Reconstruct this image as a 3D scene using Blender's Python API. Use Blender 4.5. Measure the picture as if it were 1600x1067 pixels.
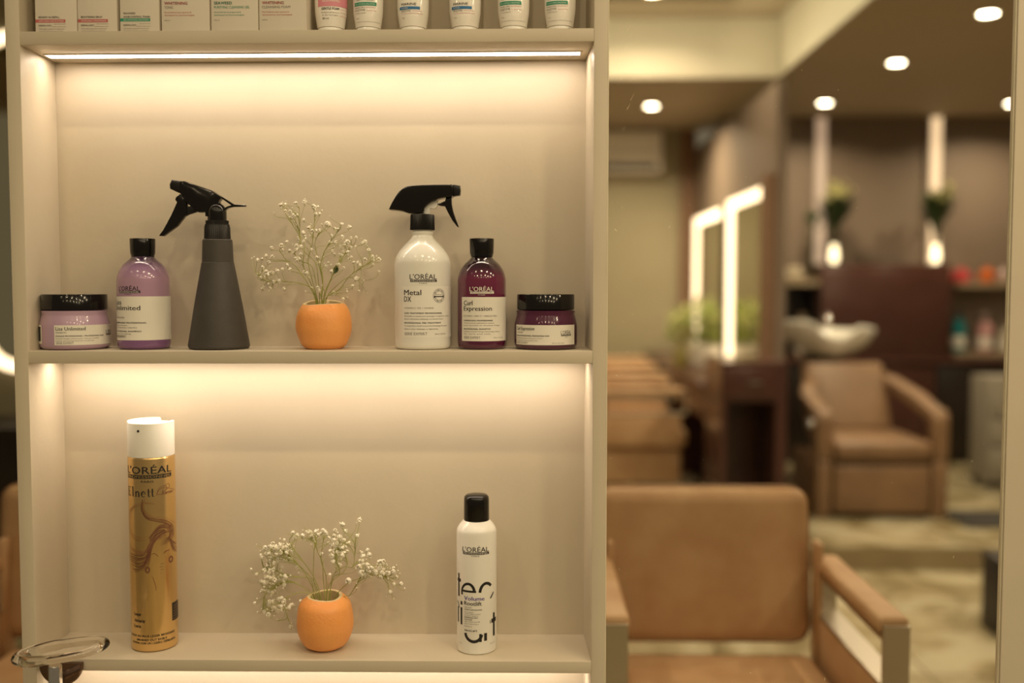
import bpy, bmesh, math, random
from mathutils import Vector, Matrix, noise
random.seed(7)
PI = math.pi
SC = bpy.context.scene
COL = SC.collection
for o in list(bpy.data.objects): bpy.data.objects.remove(o)

# ---------------------------------------------------------------- camera
F = 1555.6
CAM = Vector((0, -1.556, 1.43))
PITCH = math.atan(86 / F); YAW = math.atan(30 / F)
cd = bpy.data.cameras.new('camera'); cam = bpy.data.objects.new('camera', cd); COL.objects.link(cam)
cam.location = CAM; cam.rotation_euler = (PI / 2 - PITCH, 0, YAW)
cd.sensor_width = 36; cd.lens = 35; cd.clip_start = .05; cd.clip_end = 60
cd.dof.use_dof = True; cd.dof.focus_distance = 1.592; cd.dof.aperture_fstop = 1.25
SC.camera = cam
VS = SC.view_settings
VS.view_transform = 'Standard'; VS.look = 'None'; VS.exposure = 0; VS.gamma = 1; VS.use_curve_mapping = False

# ---------------------------------------------------------------- world and large lights
w = bpy.data.worlds.new('world'); SC.world = w; w.use_nodes = True
bg = w.node_tree.nodes['Background']; bg.inputs[0].default_value = (1, .80, .50, 1); bg.inputs[1].default_value = .16
def area(name, loc, size, power, col=(1, .79, .49), rot=(0, 0, 0), shape='DISK', sy=None, spread=PI):
    l = bpy.data.lights.new(name, 'AREA'); l.shape = shape; l.size = size
    if sy: l.size_y = sy
    l.energy = power; l.color = col; l.spread = spread
    o = bpy.data.objects.new(name, l); COL.objects.link(o); o.location = loc; o.rotation_euler = rot
    return o
# downlights of the salon on the camera's side
for y in (-1.15, -2.3, -3.6):
    for i in range(6):
        x = -1.7 + i * .82
        area('ceiling_lamp', (x, y, 2.8), .075, 2.0 + 1.75 * i)

# ---------------------------------------------------------------- pixel -> point helper
MW = cam.rotation_euler.to_matrix()
def ray(px, py): return MW @ Vector(((px - 800) / F, (533.5 - py) / F, -1))
def at(px, py, d):
    r = ray(px, py); return CAM + r * (d / r.y)
def kk(p):   # metres per pixel at a point
    return -(MW.transposed() @ (Vector(p) - CAM)).z / F

# ---------------------------------------------------------------- materials
MATS = {}
def mat(name, col, rough=.5, metal=0, noise_amt=0, nscale=20, bump=0, bscale=200, coat=0, trans=0, emit=None, estr=0, ior=1.45, col2=None, sheen=0, spec=.5, alpha=1, sss=0):
    if name in MATS: return MATS[name]
    m = bpy.data.materials.new(name); m.use_nodes = True; nt = m.node_tree; b = nt.nodes['Principled BSDF']
    b.inputs['Base Color'].default_value = (*col, 1); b.inputs['Roughness'].default_value = rough; b.inputs['Metallic'].default_value = metal
    b.inputs['Coat Weight'].default_value = coat; b.inputs['Coat Roughness'].default_value = .08
    b.inputs['Transmission Weight'].default_value = trans; b.inputs['IOR'].default_value = ior; b.inputs['Specular IOR Level'].default_value = spec
    b.inputs['Alpha'].default_value = alpha
    if sss:
        b.inputs['Subsurface Weight'].default_value = sss; b.inputs['Subsurface Radius'].default_value = (.01, .006, .003); b.inputs['Subsurface Scale'].default_value = .5
    if emit: b.inputs['Emission Color'].default_value = (*emit, 1); b.inputs['Emission Strength'].default_value = estr
    tc = nt.nodes.new('ShaderNodeTexCoord')
    if noise_amt:
        n = nt.nodes.new('ShaderNodeTexNoise'); n.inputs['Scale'].default_value = nscale; n.inputs['Detail'].default_value = 4
        nt.links.new(tc.outputs['Object'], n.inputs['Vector'])
        r = nt.nodes.new('ShaderNodeValToRGB')
        c2 = col2 or tuple(c * (1 - noise_amt) for c in col)
        r.color_ramp.elements[0].color = (*c2, 1); r.color_ramp.elements[1].color = (*col, 1)
        r.color_ramp.elements[0].position = .35; r.color_ramp.elements[1].position = .62
        nt.links.new(n.outputs[0], r.inputs[0]); nt.links.new(r.outputs[0], b.inputs['Base Color'])
    if bump:
        n = nt.nodes.new('ShaderNodeTexNoise'); n.inputs['Scale'].default_value = bscale; n.inputs['Detail'].default_value = 3
        nt.links.new(tc.outputs['Object'], n.inputs['Vector'])
        bp = nt.nodes.new('ShaderNodeBump'); bp.inputs['Strength'].default_value = bump; bp.inputs['Distance'].default_value = .001
        nt.links.new(n.outputs[0], bp.inputs['Height']); nt.links.new(bp.outputs[0], b.inputs['Normal'])
    MATS[name] = m; return m
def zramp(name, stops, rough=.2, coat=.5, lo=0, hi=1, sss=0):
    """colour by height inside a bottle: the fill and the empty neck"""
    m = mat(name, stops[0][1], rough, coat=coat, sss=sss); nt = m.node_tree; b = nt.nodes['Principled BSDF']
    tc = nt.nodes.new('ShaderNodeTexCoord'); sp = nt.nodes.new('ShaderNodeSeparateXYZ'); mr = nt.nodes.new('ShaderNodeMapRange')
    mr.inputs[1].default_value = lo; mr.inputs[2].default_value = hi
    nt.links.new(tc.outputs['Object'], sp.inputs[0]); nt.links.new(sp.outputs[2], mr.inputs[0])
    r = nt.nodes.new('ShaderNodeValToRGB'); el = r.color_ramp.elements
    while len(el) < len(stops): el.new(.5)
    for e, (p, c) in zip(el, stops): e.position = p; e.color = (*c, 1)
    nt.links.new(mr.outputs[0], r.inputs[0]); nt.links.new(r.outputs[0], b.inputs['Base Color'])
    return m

PAINT = mat('beige_paint', (.60, .53, .41), .45, noise_amt=.05, nscale=6, bump=.25, bscale=90)
BLACKP = mat('black_gloss_plastic', (.006, .005, .004), .13)
BLACKM = mat('black_ribbed_plastic', (.008, .007, .006), .3, bump=.1)
WHITEP = mat('white_plastic', (.88, .86, .80), .35, noise_amt=.02)
LABEL = mat('label_paper', (.84, .81, .73), .5, noise_amt=.02)
INK = mat('black_ink', (.02, .018, .016), .5)
GREYINK = mat('grey_ink', (.22, .20, .17), .5)
CHROME = mat('chrome', (.75, .72, .68), .12, 1)
STEEL = mat('brushed_steel', (.55, .50, .42), .32, 1, bump=.1, bscale=300)
LEATHER = mat('tan_leather', (.60, .39, .22), .5, noise_amt=.15, nscale=9, bump=.3, bscale=160, col2=(.53, .32, .17))
LEATHER2 = mat('brown_leather', (.24, .145, .080), .42, noise_amt=.15, nscale=7, bump=.3, bscale=120)
MAROON = mat('maroon_laminate', (.085, .036, .028), .25, noise_amt=.15, nscale=4)
DARKREC = mat('dark_laminate', (.022, .014, .010), .4, noise_amt=.2, nscale=4)
DARK = mat('dark_grey_plastic', (.035, .030, .028), .5, noise_amt=.1)

# ---------------------------------------------------------------- objects
def thing(name, label, cat, loc=(0, 0, 0), rz=0, group=None):
    o = bpy.data.objects.new(name, None); COL.objects.link(o); o.empty_display_size = .05
    o.location = loc; o.rotation_euler = (0, 0, rz); o['label'] = label; o['category'] = cat
    if group: o['group'] = group
    return o
def obj(name, bm, mats, parent=None, smooth=True, label=None, angle=35):
    me = bpy.data.meshes.new(name); bm.normal_update(); bm.to_mesh(me); bm.free()
    for m in (mats if isinstance(mats, (list, tuple)) else [mats]): me.materials.append(m)
    if smooth:
        me.polygons.foreach_set('use_smooth', [True] * len(me.polygons))
        try: me.set_sharp_from_angle(angle=math.radians(angle))
        except Exception: pass
    o = bpy.data.objects.new(name, me); COL.objects.link(o); o.parent = parent
    if label: o['label'] = label
    return o
def tag(o, label, cat, group=None):
    o['label'] = label; o['category'] = cat
    if group: o['group'] = group
    return o
def struct(name, bm, m):
    o = obj(name, bm, m, smooth=False); o['kind'] = 'structure'; return o
def dup(root, loc, rz=None, label=None, name=None):
    r = root.copy(); COL.objects.link(r); r.location = loc
    if rz is not None: r.rotation_euler = (0, 0, rz)
    if label: r['label'] = label
    for ch in list(root.children):
        c = ch.copy(); COL.objects.link(c); c.parent = r
        for g in list(ch.children):
            e = g.copy(); COL.objects.link(e); e.parent = c
    return r
def box(bm, x0, x1, y0, y1, z0, z1, bev=0, seg=2, M=None):
    b = bmesh.new(); bmesh.ops.create_cube(b, size=1)
    for v in b.verts: v.co = Vector(((x0 + x1) / 2 + v.co.x * (x1 - x0), (y0 + y1) / 2 + v.co.y * (y1 - y0), (z0 + z1) / 2 + v.co.z * (z1 - z0)))
    if bev: bmesh.ops.bevel(b, geom=b.edges[:] , offset=bev, segments=seg, profile=.5, affect='EDGES')
    if M: bmesh.ops.transform(b, matrix=M, verts=b.verts)
    me = bpy.data.meshes.new('t'); b.to_mesh(me); b.free(); bm.from_mesh(me); bpy.data.meshes.remove(me)
    return bm
def B(*a, **k): return box(bmesh.new(), *a, **k)
def hexa(fr, bk):
    """solid from a front quad and a back quad (4 points each, same order)"""
    bm = bmesh.new(); a = [bm.verts.new(p) for p in fr]; b = [bm.verts.new(p) for p in bk]
    bm.faces.new(a); bm.faces.new(b[::-1])
    for i in range(4): bm.faces.new((a[i], b[i], b[(i + 1) % 4], a[(i + 1) % 4]))
    bmesh.ops.recalc_face_normals(bm, faces=bm.faces); return bm
def lathe(prof, seg=72, bm=None, c=(0, 0), rib=0, nrib=0, z0=0):
    bm = bm or bmesh.new(); rings = []
    for r, z in prof:
        if r < 1e-6: rings.append([bm.verts.new((c[0], c[1], z + z0))]); continue
        ring = []
        for i in range(seg):
            t = 2 * PI * i / seg; rr = r
            if rib and nrib: rr = r + (rib if (i % 2) else 0)
            ring.append(bm.verts.new((c[0] + rr * math.cos(t), c[1] + rr * math.sin(t), z + z0)))
        rings.append(ring)
    for A, Bq in zip(rings, rings[1:]):
        if len(A) == 1 and len(Bq) == 1: continue
        for i in range(seg):
            j = (i + 1) % seg
            if len(A) == 1: bm.faces.new((A[0], Bq[i], Bq[j]))
            elif len(Bq) == 1: bm.faces.new((A[i], A[j], Bq[0]))
            else: bm.faces.new((A[i], A[j], Bq[j], Bq[i]))
    bmesh.ops.recalc_face_normals(bm, faces=bm.faces)
    return bm
def smooth_prof(pts, n=4):
    """Catmull-Rom through profile points"""
    out = []
    P = [pts[0]] + list(pts) + [pts[-1]]
    for i in range(1, len(P) - 2):
        p0, p1, p2, p3 = P[i - 1], P[i], P[i + 1], P[i + 2]
        for s in range(n):
            t = s / n
            out.append(tuple(.5 * ((2 * p1[k]) + (-p0[k] + p2[k]) * t + (2 * p0[k] - 5 * p1[k] + 4 * p2[k] - p3[k]) * t * t + (-p0[k] + 3 * p1[k] - 3 * p2[k] + p3[k]) * t ** 3) for k in range(len(p1))))
    out.append(pts[-1]); return out
def tube(bm, pts, r, seg=8, r1=None, cap=True):
    pts = [Vector(p) for p in pts]; n = len(pts); rings = []
    for i, p in enumerate(pts):
        d = (pts[min(i + 1, n - 1)] - pts[max(i - 1, 0)]).normalized()
        a = d.cross(Vector((0, 1, .001)));
        if a.length < .05: a = d.cross(Vector((1, 0, 0)))
        a.normalize(); b = d.cross(a)
        rr = r if r1 is None else r + (r1 - r) * i / max(1, n - 1)
        rings.append([bm.verts.new(p + (a * math.cos(2 * PI * k / seg) + b * math.sin(2 * PI * k / seg)) * rr) for k in range(seg)])
    for A, Bq in zip(rings, rings[1:]):
        for k in range(seg): bm.faces.new((A[k], A[(k + 1) % seg], Bq[(k + 1) % seg], Bq[k]))
    if cap: bm.faces.new(rings[0][::-1]); bm.faces.new(rings[-1])
    return bm
def extr(poly, depth, bev=0, seg=3, sm=0, y0=None):
    """silhouette in x,z extruded along y"""
    if sm: poly = [tuple(p) for p in smooth_prof(list(poly) + [poly[0]], sm)][:-1]
    bm = bmesh.new(); y0 = -depth / 2 if y0 is None else y0
    f = bm.faces.new([bm.verts.new((x, y0, z)) for x, z in poly])
    r = bmesh.ops.extrude_face_region(bm, geom=[f])
    bmesh.ops.translate(bm, verts=[v for v in r['geom'] if isinstance(v, bmesh.types.BMVert)], vec=(0, depth, 0))
    bmesh.ops.recalc_face_normals(bm, faces=bm.faces)
    if bev:
        ed = [e for e in bm.edges if abs(e.verts[0].co.y - e.verts[1].co.y) < 1e-7]
        bmesh.ops.bevel(bm, geom=ed, offset=bev, segments=seg, profile=.5, affect='EDGES', clamp_overlap=True)
    bmesh.ops.triangulate(bm, faces=[f for f in bm.faces if len(f.verts) > 4])
    return bm

# ---------------------------------------------------------------- flat printing wrapped on a surface
TXT = {}
def glyphs(s):
    if s not in TXT:
        c = bpy.data.curves.new('t', 'FONT'); c.body = s; c.resolution_u = 2; o = bpy.data.objects.new('t', c); COL.objects.link(o)
        me = bpy.data.meshes.new_from_object(o.evaluated_get(bpy.context.evaluated_depsgraph_get()))
        TXT[s] = ([v.co.copy() for v in me.vertices], [tuple(p.vertices) for p in me.polygons])
        bpy.data.objects.remove(o); bpy.data.curves.remove(c); bpy.data.meshes.remove(me)
    return TXT[s]
CAPH = max(v.y for v in glyphs('H')[0])
class Print:
    """u to the right, v up, both in metres on a flat sheet; layer = height above the surface in units of .15 mm"""
    def __init__(s): s.bm = bmesh.new(); s.off = s.bm.verts.layers.float.new('off')
    def poly(s, pts, m=0, layer=1):
        vs = [s.bm.verts.new((x, y, 0)) for x, y in pts]
        for v in vs: v[s.off] = layer
        f = s.bm.faces.new(vs); f.material_index = m
    def rect(s, x0, y0, x1, y1, m=0, layer=1): s.poly([(x0, y0), (x1, y0), (x1, y1), (x0, y1)], m, layer)
    def text(s, t, x0, y0, x1, cap, m=0, layer=2, bold=0, shear=0):
        vs, fs = glyphs(t)
        if not vs: return
        mn = min(v.x for v in vs); mx = max(v.x for v in vs)
        sx = (x1 - x0) / (mx - mn) if x1 else cap / CAPH; sy = cap / CAPH
        for dx in ([0] if not bold else [-bold, bold]):
            nv = []
            for v in vs:
                q = s.bm.verts.new((x0 + (v.x - mn) * sx + dx + v.y * sy * shear, y0 + v.y * sy, 0)); q[s.off] = layer; nv.append(q)
            for f in fs:
                try: s.bm.faces.new([nv[i] for i in f]).material_index = m
                except ValueError: pass
    def ribbon(s, pts, w, m=0, layer=1, w1=None, sm=6, prof=None):
        P = smooth_prof(pts, sm) if sm else pts
        L, R = [], []
        for i, p in enumerate(P):
            a, b = P[max(i - 1, 0)], P[min(i + 1, len(P) - 1)]
            d = Vector((b[0] - a[0], b[1] - a[1])); d = d.normalized() if d.length > 0 else Vector((1, 0))
            t = i / max(1, len(P) - 1); ww = (w + ((w1 if w1 is not None else w) - w) * t) / 2
            if prof: ww = w / 2 * prof(t)
            n = Vector((-d.y, d.x)) * ww
            L.append(s.bm.verts.new((p[0] + n.x, p[1] + n.y, 0))); R.append(s.bm.verts.new((p[0] - n.x, p[1] - n.y, 0)))
        for v in L + R: v[s.off] = layer
        for i in range(len(P) - 1): s.bm.faces.new((L[i], R[i], R[i + 1], L[i + 1])).material_index = m
    def ring(s, cx, cy, r, w, m=0, a0=0, a1=2 * PI, n=32, layer=1, sy=1):
        s.ribbon([(cx + r * math.cos(a0 + (a1 - a0) * i / n), cy + sy * r * math.sin(a0 + (a1 - a0) * i / n)) for i in range(n + 1)], w, m, layer, sm=0)
    def logo(s, x0, y0, x1, h, m=0, mbar=0, mtxt=1, bold=0):
        """wide brand word, bar with knocked-out line, small line below; y0 = bottom of everything"""
        wd = x1 - x0
        s.text("L'ORÉAL", x0, y0 + h * .42, x1, h * .44, m, bold=bold)
        s.rect(x0 + wd * .02, y0 + h * .17, x1 + wd * .01, y0 + h * .38, mbar, 1)
        s.text("PROFESSIONNEL", x0 + wd * .06, y0 + h * .21, x1 - wd * .03, h * .12, mtxt, 2)
        s.text("PARIS", x0 + wd * .36, y0, x0 + wd * .64, h * .10, m)
    def cut(s, step):
        xs = [v.co.x for v in s.bm.verts]
        if not xs: return
        x = math.floor(min(xs) / step) * step + step
        while x < max(xs):
            bmesh.ops.bisect_plane(s.bm, geom=s.bm.verts[:] + s.bm.edges[:] + s.bm.faces[:], plane_co=(x, 0, 0), plane_no=(1, 0, 0), dist=1e-7)
            x += step
    def wrap(s, name, mats, parent, R, th0=None, lift=.00015, Rf=None, z0=0):
        if th0 is None:      # the products are turned with their fronts to the room, towards where one stands
            r_ = parent if parent.type == 'EMPTY' else parent.parent
            th0 = math.atan2(CAM.y - r_.location.y, CAM.x - r_.location.x)
        s.cut(R * math.radians(5))
        for v in s.bm.verts:
            u, z, l = v.co.x, v.co.y, v[s.off]; rr = (Rf(z) if Rf else R) + .0001 + lift * l; t = th0 + u / R
            v.co = Vector((rr * math.cos(t), rr * math.sin(t), z + z0))
        return obj(name, s.bm, mats, parent, smooth=False)
    def flat(s, name, mats, parent, y, lift=.00015):
        for v in s.bm.verts: v.co = Vector((v.co.x, y - .0001 - lift * v[s.off], v.co.y))
        return obj(name, s.bm, mats, parent, smooth=False)

# ================================================================ THE SHELF UNIT
FACE = 1.556; DEP = .126; BACK = FACE + DEP; FLOOR = -.13
XO0 = at(20, 500, FACE).x; XI0 = at(42.5, 500, FACE).x; XI1 = at(926.3, 500, FACE).x; XO1 = at(948, 500, FACE).x
SH0 = (at(88, 97.5, BACK).x + at(108, 986.5, BACK).x) / 2; SH1 = (at(912, 95, BACK).x + at(914.6, 991, BACK).x) / 2
Zl = lambda y: at(40, y, FACE).z
Zr = lambda y: at(927, y, FACE).z
bsl = [((Zl(70.2), Zl(48.7)), (Zr(64.5), Zr(43.4))), ((Zl(568), Zl(548.4)), (Zr(568), Zr(548.4))), ((Zl(1048), Zl(1029.5)), (Zr(1052.9), Zr(1034)))]   # the hand-built boards sit slightly out of level
boards = [((l[0] + r[0]) / 2, (l[1] + r[1]) / 2) for l, r in bsl]
def top_at(i, x):
    f = (x - XI0) / (XI1 - XI0); return bsl[i][0][1] * (1 - f) + bsl[i][1][1] * f
unit = thing('display_shelf', 'tall beige painted display shelf with lit open niches between two glass panels', 'shelf', ((XO0 + XO1) / 2, 0, FLOOR))
OX, OZ = (XO0 + XO1) / 2, FLOOR
def up(bm): bmesh.ops.translate(bm, verts=bm.verts, vec=(-OX, 0, -OZ)); return bm
TOP = 2.32
def soft(bm, o=.0012):
    bmesh.ops.bevel(bm, geom=bm.edges[:], offset=o, segments=2, profile=.5, affect='EDGES'); return bm
def side(xo, xi, xb):
    return soft(hexa([(xo, 0, FLOOR), (xi, 0, FLOOR), (xi, 0, TOP), (xo, 0, TOP)], [(xo, DEP, FLOOR), (xb, DEP, FLOOR), (xb, DEP, TOP), (xo, DEP, TOP)]))
obj('side_panel', up(side(XO0, XI0, SH0)), PAINT, unit)
obj('side_panel', up(side(XO1, XI1, SH1)), PAINT, unit)
lev = lambda a, b: ((a, b), (a, b))
allb = [lev(TOP - .02, TOP)] + bsl + [lev(boards[2][0] - .49, boards[2][0] - .47), lev(FLOOR, FLOOR + .08)]
for (l0, l1), (r0, r1) in allb:
    obj('shelf_board', up(soft(hexa([(XI0 - .0005, .0008, l0), (XI1 + .0005, .0008, r0), (XI1 + .0005, .0008, r1), (XI0 - .0005, .0008, l1)], [(SH0 - .0005, DEP, l0), (SH1 + .0005, DEP, r0), (SH1 + .0005, DEP, r1), (SH0 - .0005, DEP, l1)]), .0015)), PAINT, unit)
obj('back_panel', up(B(XO0, XO1, DEP, DEP + .012, FLOOR, TOP)), PAINT, unit, smooth=False)
# LED profiles under the boards
LEDM = mat('led_diffuser', (1, .9, .75), .5, emit=(1, .82, .64), estr=25)
LEDX0, LEDX1 = at(76, 87, FACE + .075).x, at(906, 82, FACE + .075).x
for i in range(3):
    yy = .074; (zl, _a), (zr, _b) = bsl[i]
    zf = lambda x: zl + (zr - zl) * (x - XI0) / (XI1 - XI0)
    def strip(x0, x1, hw, a, b): return hexa([(x0, yy - hw, zf(x0) + a), (x1, yy - hw, zf(x1) + a), (x1, yy - hw, zf(x1) + b), (x0, yy - hw, zf(x0) + b)], [(x0, yy + hw, zf(x0) + a), (x1, yy + hw, zf(x1) + a), (x1, yy + hw, zf(x1) + b), (x0, yy + hw, zf(x0) + b)])
    c = obj('led_channel', up(strip(LEDX0 - .004, LEDX1 + .004, .0125, -.0010, .0004)), PAINT, unit, smooth=False)
    bm = up(strip(LEDX0, LEDX1, .0105, -.0016, -.0011)); bm.normal_update()
    for f in bm.faces: f.material_index = 0 if f.normal.z < -.9 else 1
    obj('led_strip', bm, [LEDM, PAINT], c, smooth=False, label='glowing warm white light strip')
ZT, ZM, ZB = boards[0][1], boards[1][1], boards[2][1]

# second shelf unit whose left stile closes the glass on the right
X2 = at(1578, 500, FACE).x
u2 = thing('display_shelf', 'beige painted panel at the right end of the glass, next shelf unit', 'shelf', (X2, 0, FLOOR))
obj('front_frame', soft(B(0, .42, 0, .018, 0, TOP - FLOOR)), PAINT, u2)
obj('carcass', soft(B(.06, .42, .0185, DEP, 0, TOP - FLOOR)), PAINT, u2)

# glass panels on both sides
CLEAR = bpy.data.materials.new('clear_glass'); CLEAR.use_nodes = True
nt = CLEAR.node_tree; nt.nodes.clear(); oo = nt.nodes.new('ShaderNodeOutputMaterial'); tr = nt.nodes.new('ShaderNodeBsdfTransparent')
tr.inputs[0].default_value = (.985, .985, .97, 1); nt.links.new(tr.outputs[0], oo.inputs[0])
DUST = mat('dust', (.75, .68, .5), .6)
EDGE = mat('glass_edge', (.80, .74, .58), .3, noise_amt=.1)
def pane(x0, x1, label, nd, seed):
    rr = random.Random(seed)
    g = thing('glass_screen', label, 'glass screen', ((x0 + x1) / 2, .008, FLOOR)); xm = (x0 + x1) / 2; hw = (x1 - x0) / 2
    obj('glass_sheet', B(-hw, hw, -.003, .003, 0, TOP - FLOOR), CLEAR, g, smooth=False)
    obj('glass_edge', box(B(-hw - .0015, -hw, -.0032, .0032, 0, TOP - FLOOR), hw, hw + .0015, -.0032, .0032, 0, TOP - FLOOR), EDGE, g, smooth=False)
    if nd:
        bm = bmesh.new()
        for i in range(nd):
            e = rr.random() ** 2.2; x = -hw + .006 + e * (2 * hw - .02); z = rr.uniform(.75, 2.05)
            r = rr.uniform(.0002, .0006); a = rr.uniform(0, PI); st = rr.choice((1, 1, 1, 2, 5)) 
            pts = [bm.verts.new((x + r * st * math.cos(t) * math.cos(a) - r * .7 * math.sin(t) * math.sin(a), -.0034, z + r * st * math.cos(t) * math.sin(a) + r * .7 * math.sin(t) * math.cos(a))) for t in [k * PI / 3 for k in range(6)]]
            bm.faces.new(pts)
        # wiped streaks near the shelf
        for i in range(9):
            x = -hw + rr.uniform(.006, .035); z = FLOOR * -1 + 1.43 + rr.uniform(.22, .40); L = rr.uniform(.006, .014); n = Vector((.5, 0, .86))
            t0 = Vector((x, -.0034, z)); s_ = Vector((.00022, 0, -.00012))
            bm.faces.new([bm.verts.new(p) for p in (t0 - s_, t0 + s_, t0 + n * L + s_ * .3, t0 + n * L - s_ * .3)])
        d = obj('dust', bm, DUST, g, smooth=False, label='tiny pale specks and wipe marks on the glass'); d['kind'] = 'stuff'
pane(XO1 + .0018, X2 - .0016, 'large clear glass panel with dust specks right of the lit shelf', 90, 3)
pane(XO0 - .75, XO0 - .002, 'clear glass panel left of the lit shelf', 0, 4)

# ================================================================ PRODUCTS
def place(px, zb, yy):
    """axis position for something standing on a board: px measured at mid height of the board edge"""
    # solve for x so that the base centre lands on pixel column px
    d = FACE + yy; lo = at(px, 540 if zb > 1.0 else 1010, d)
    zb = top_at(1 if zb > 1.0 else 2, lo.x) + .0003
    return Vector((lo.x, yy, zb)), kk((lo.x, yy, zb + .08))
BLK = {}
# ---- round jars
def jar(px, rpx, lidr, lidx, name, label, body, title, sub, lines, logo_o, label_o, yy=.066, ink=GREYINK):
    p, k = place(px, ZM, yy); R = rpx * k
    t = thing('hair_mask_jar', label, 'jar', p)
    pr = [(0, .4), (R * .80, 0), (R * .93, .0012), (R * .985, .005), (R, .011), (R, 33 * k), (R * .985, 40 * k), (R * .955, 46 * k), (R * .93, 51 * k), (R * .915, 54.5 * k), (R * .93, 57 * k), (R * .93, 59.5 * k), (R * .8, 60 * k), (0, 60 * k)]
    pr[0] = (0, 0)
    obj('body', lathe(pr), body, t, angle=50)
    L = lidr * k; h0, h1 = 60.6 * k, 84.5 * k
    obj('lid', lathe([(0, h0), (L * .97, h0), (L, h0 + .0008), (L, h1 - .0010), (L * .985, h1), (0, h1)], 140, rib=-.0003, nrib=1), BLACKP, t, angle=50)
    a0 = R * math.asin(max(-.999, label_o[0] / rpx)); a1 = R * math.asin(min(.999, label_o[1] / rpx)) if label_o[1] < rpx else R * (PI / 2 + .1)
    P = Print(); P.rect(a0, 7.6 * k, a1, 38 * k, 0, 1)
    if label_o[0] > -40:   # back label peeping round the left edge
        P.rect(-R * (PI / 2 + .5), 9 * k, -R * (PI / 2 - .44), 38 * k, 0, 1); P.rect(-R * (PI / 2 + .5), 13 * k, -R * (PI / 2 - .36), 35 * k, 1, 2)
    lb = P.wrap('label', [LABEL, INK], t, R)
    Q = Print(); x = a0 + 2.4 * k
    Q.text(title, x, 30 * k, x + lines[0] * k, 5.2 * k, 0, bold=0.00007)
    Q.text(sub, x, 25.6 * k, x + 16 * k, 2.2 * k, 1)
    Q.text("MASQUE PROFESSIONNEL / PROFESSIONAL MASK", x, 20.5 * k, x + lines[1] * k, 2.1 * k, 0, bold=0.00006)
    Q.text("Masque lissage intense pour cheveux rebelles" if 'Liss' in title else "Masque riche hydratation intense pour cheveux", x, 17 * k, x + (lines[1] - 10) * k, 1.7 * k, 1)
    Q.text("Intense smoothing mask for unruly hair" if 'Liss' in title else "Intensive moisturizer mask for curls", x, 13.6 * k, x + (lines[1] - 18) * k, 1.7 * k, 1)
    Q.text("SERIE EXPERT", x, 9.2 * k, x + 26 * k, 3.2 * k, 1)
    if 'Curl' in title: Q.text("250 ml  8.5 Fl.Oz", x + 64 * k, 9.4 * k, x + 84 * k, 2.2 * k, 1)
    l0 = R * math.asin(logo_o[0] / rpx); Q.logo(l0, 19 * k, l0 + logo_o[1] * k, 12 * k, 0, 0, 2)
    Q.wrap('lettering', [INK, ink, LABEL], lb, R, lift=.0002)
    return t
LILAC = mat('lilac_plastic', (.50, .34, .47), .22, coat=.5, noise_amt=.04)
PURPLE = mat('plum_plastic', (.085, .016, .048), .16, coat=.6, noise_amt=.05)
jar(118, 51.5, 48, 0, 'jar', 'lilac round hair mask jar with black lid, label reading Liss Unlimited', LILAC, 'Liss Unlimited', 'PROKERATIN', (43, 74), (43.5, 22), (-29, 60))
jar(852.5, 49.3, 44.8, 0, 'jar', 'dark plum round hair mask jar with black lid, label reading Curl Expression', PURPLE, 'Curl Expression', 'GLYCERIN + UREA', (37, 60), (23, 20), (-45, 44), yy=.066)

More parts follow.
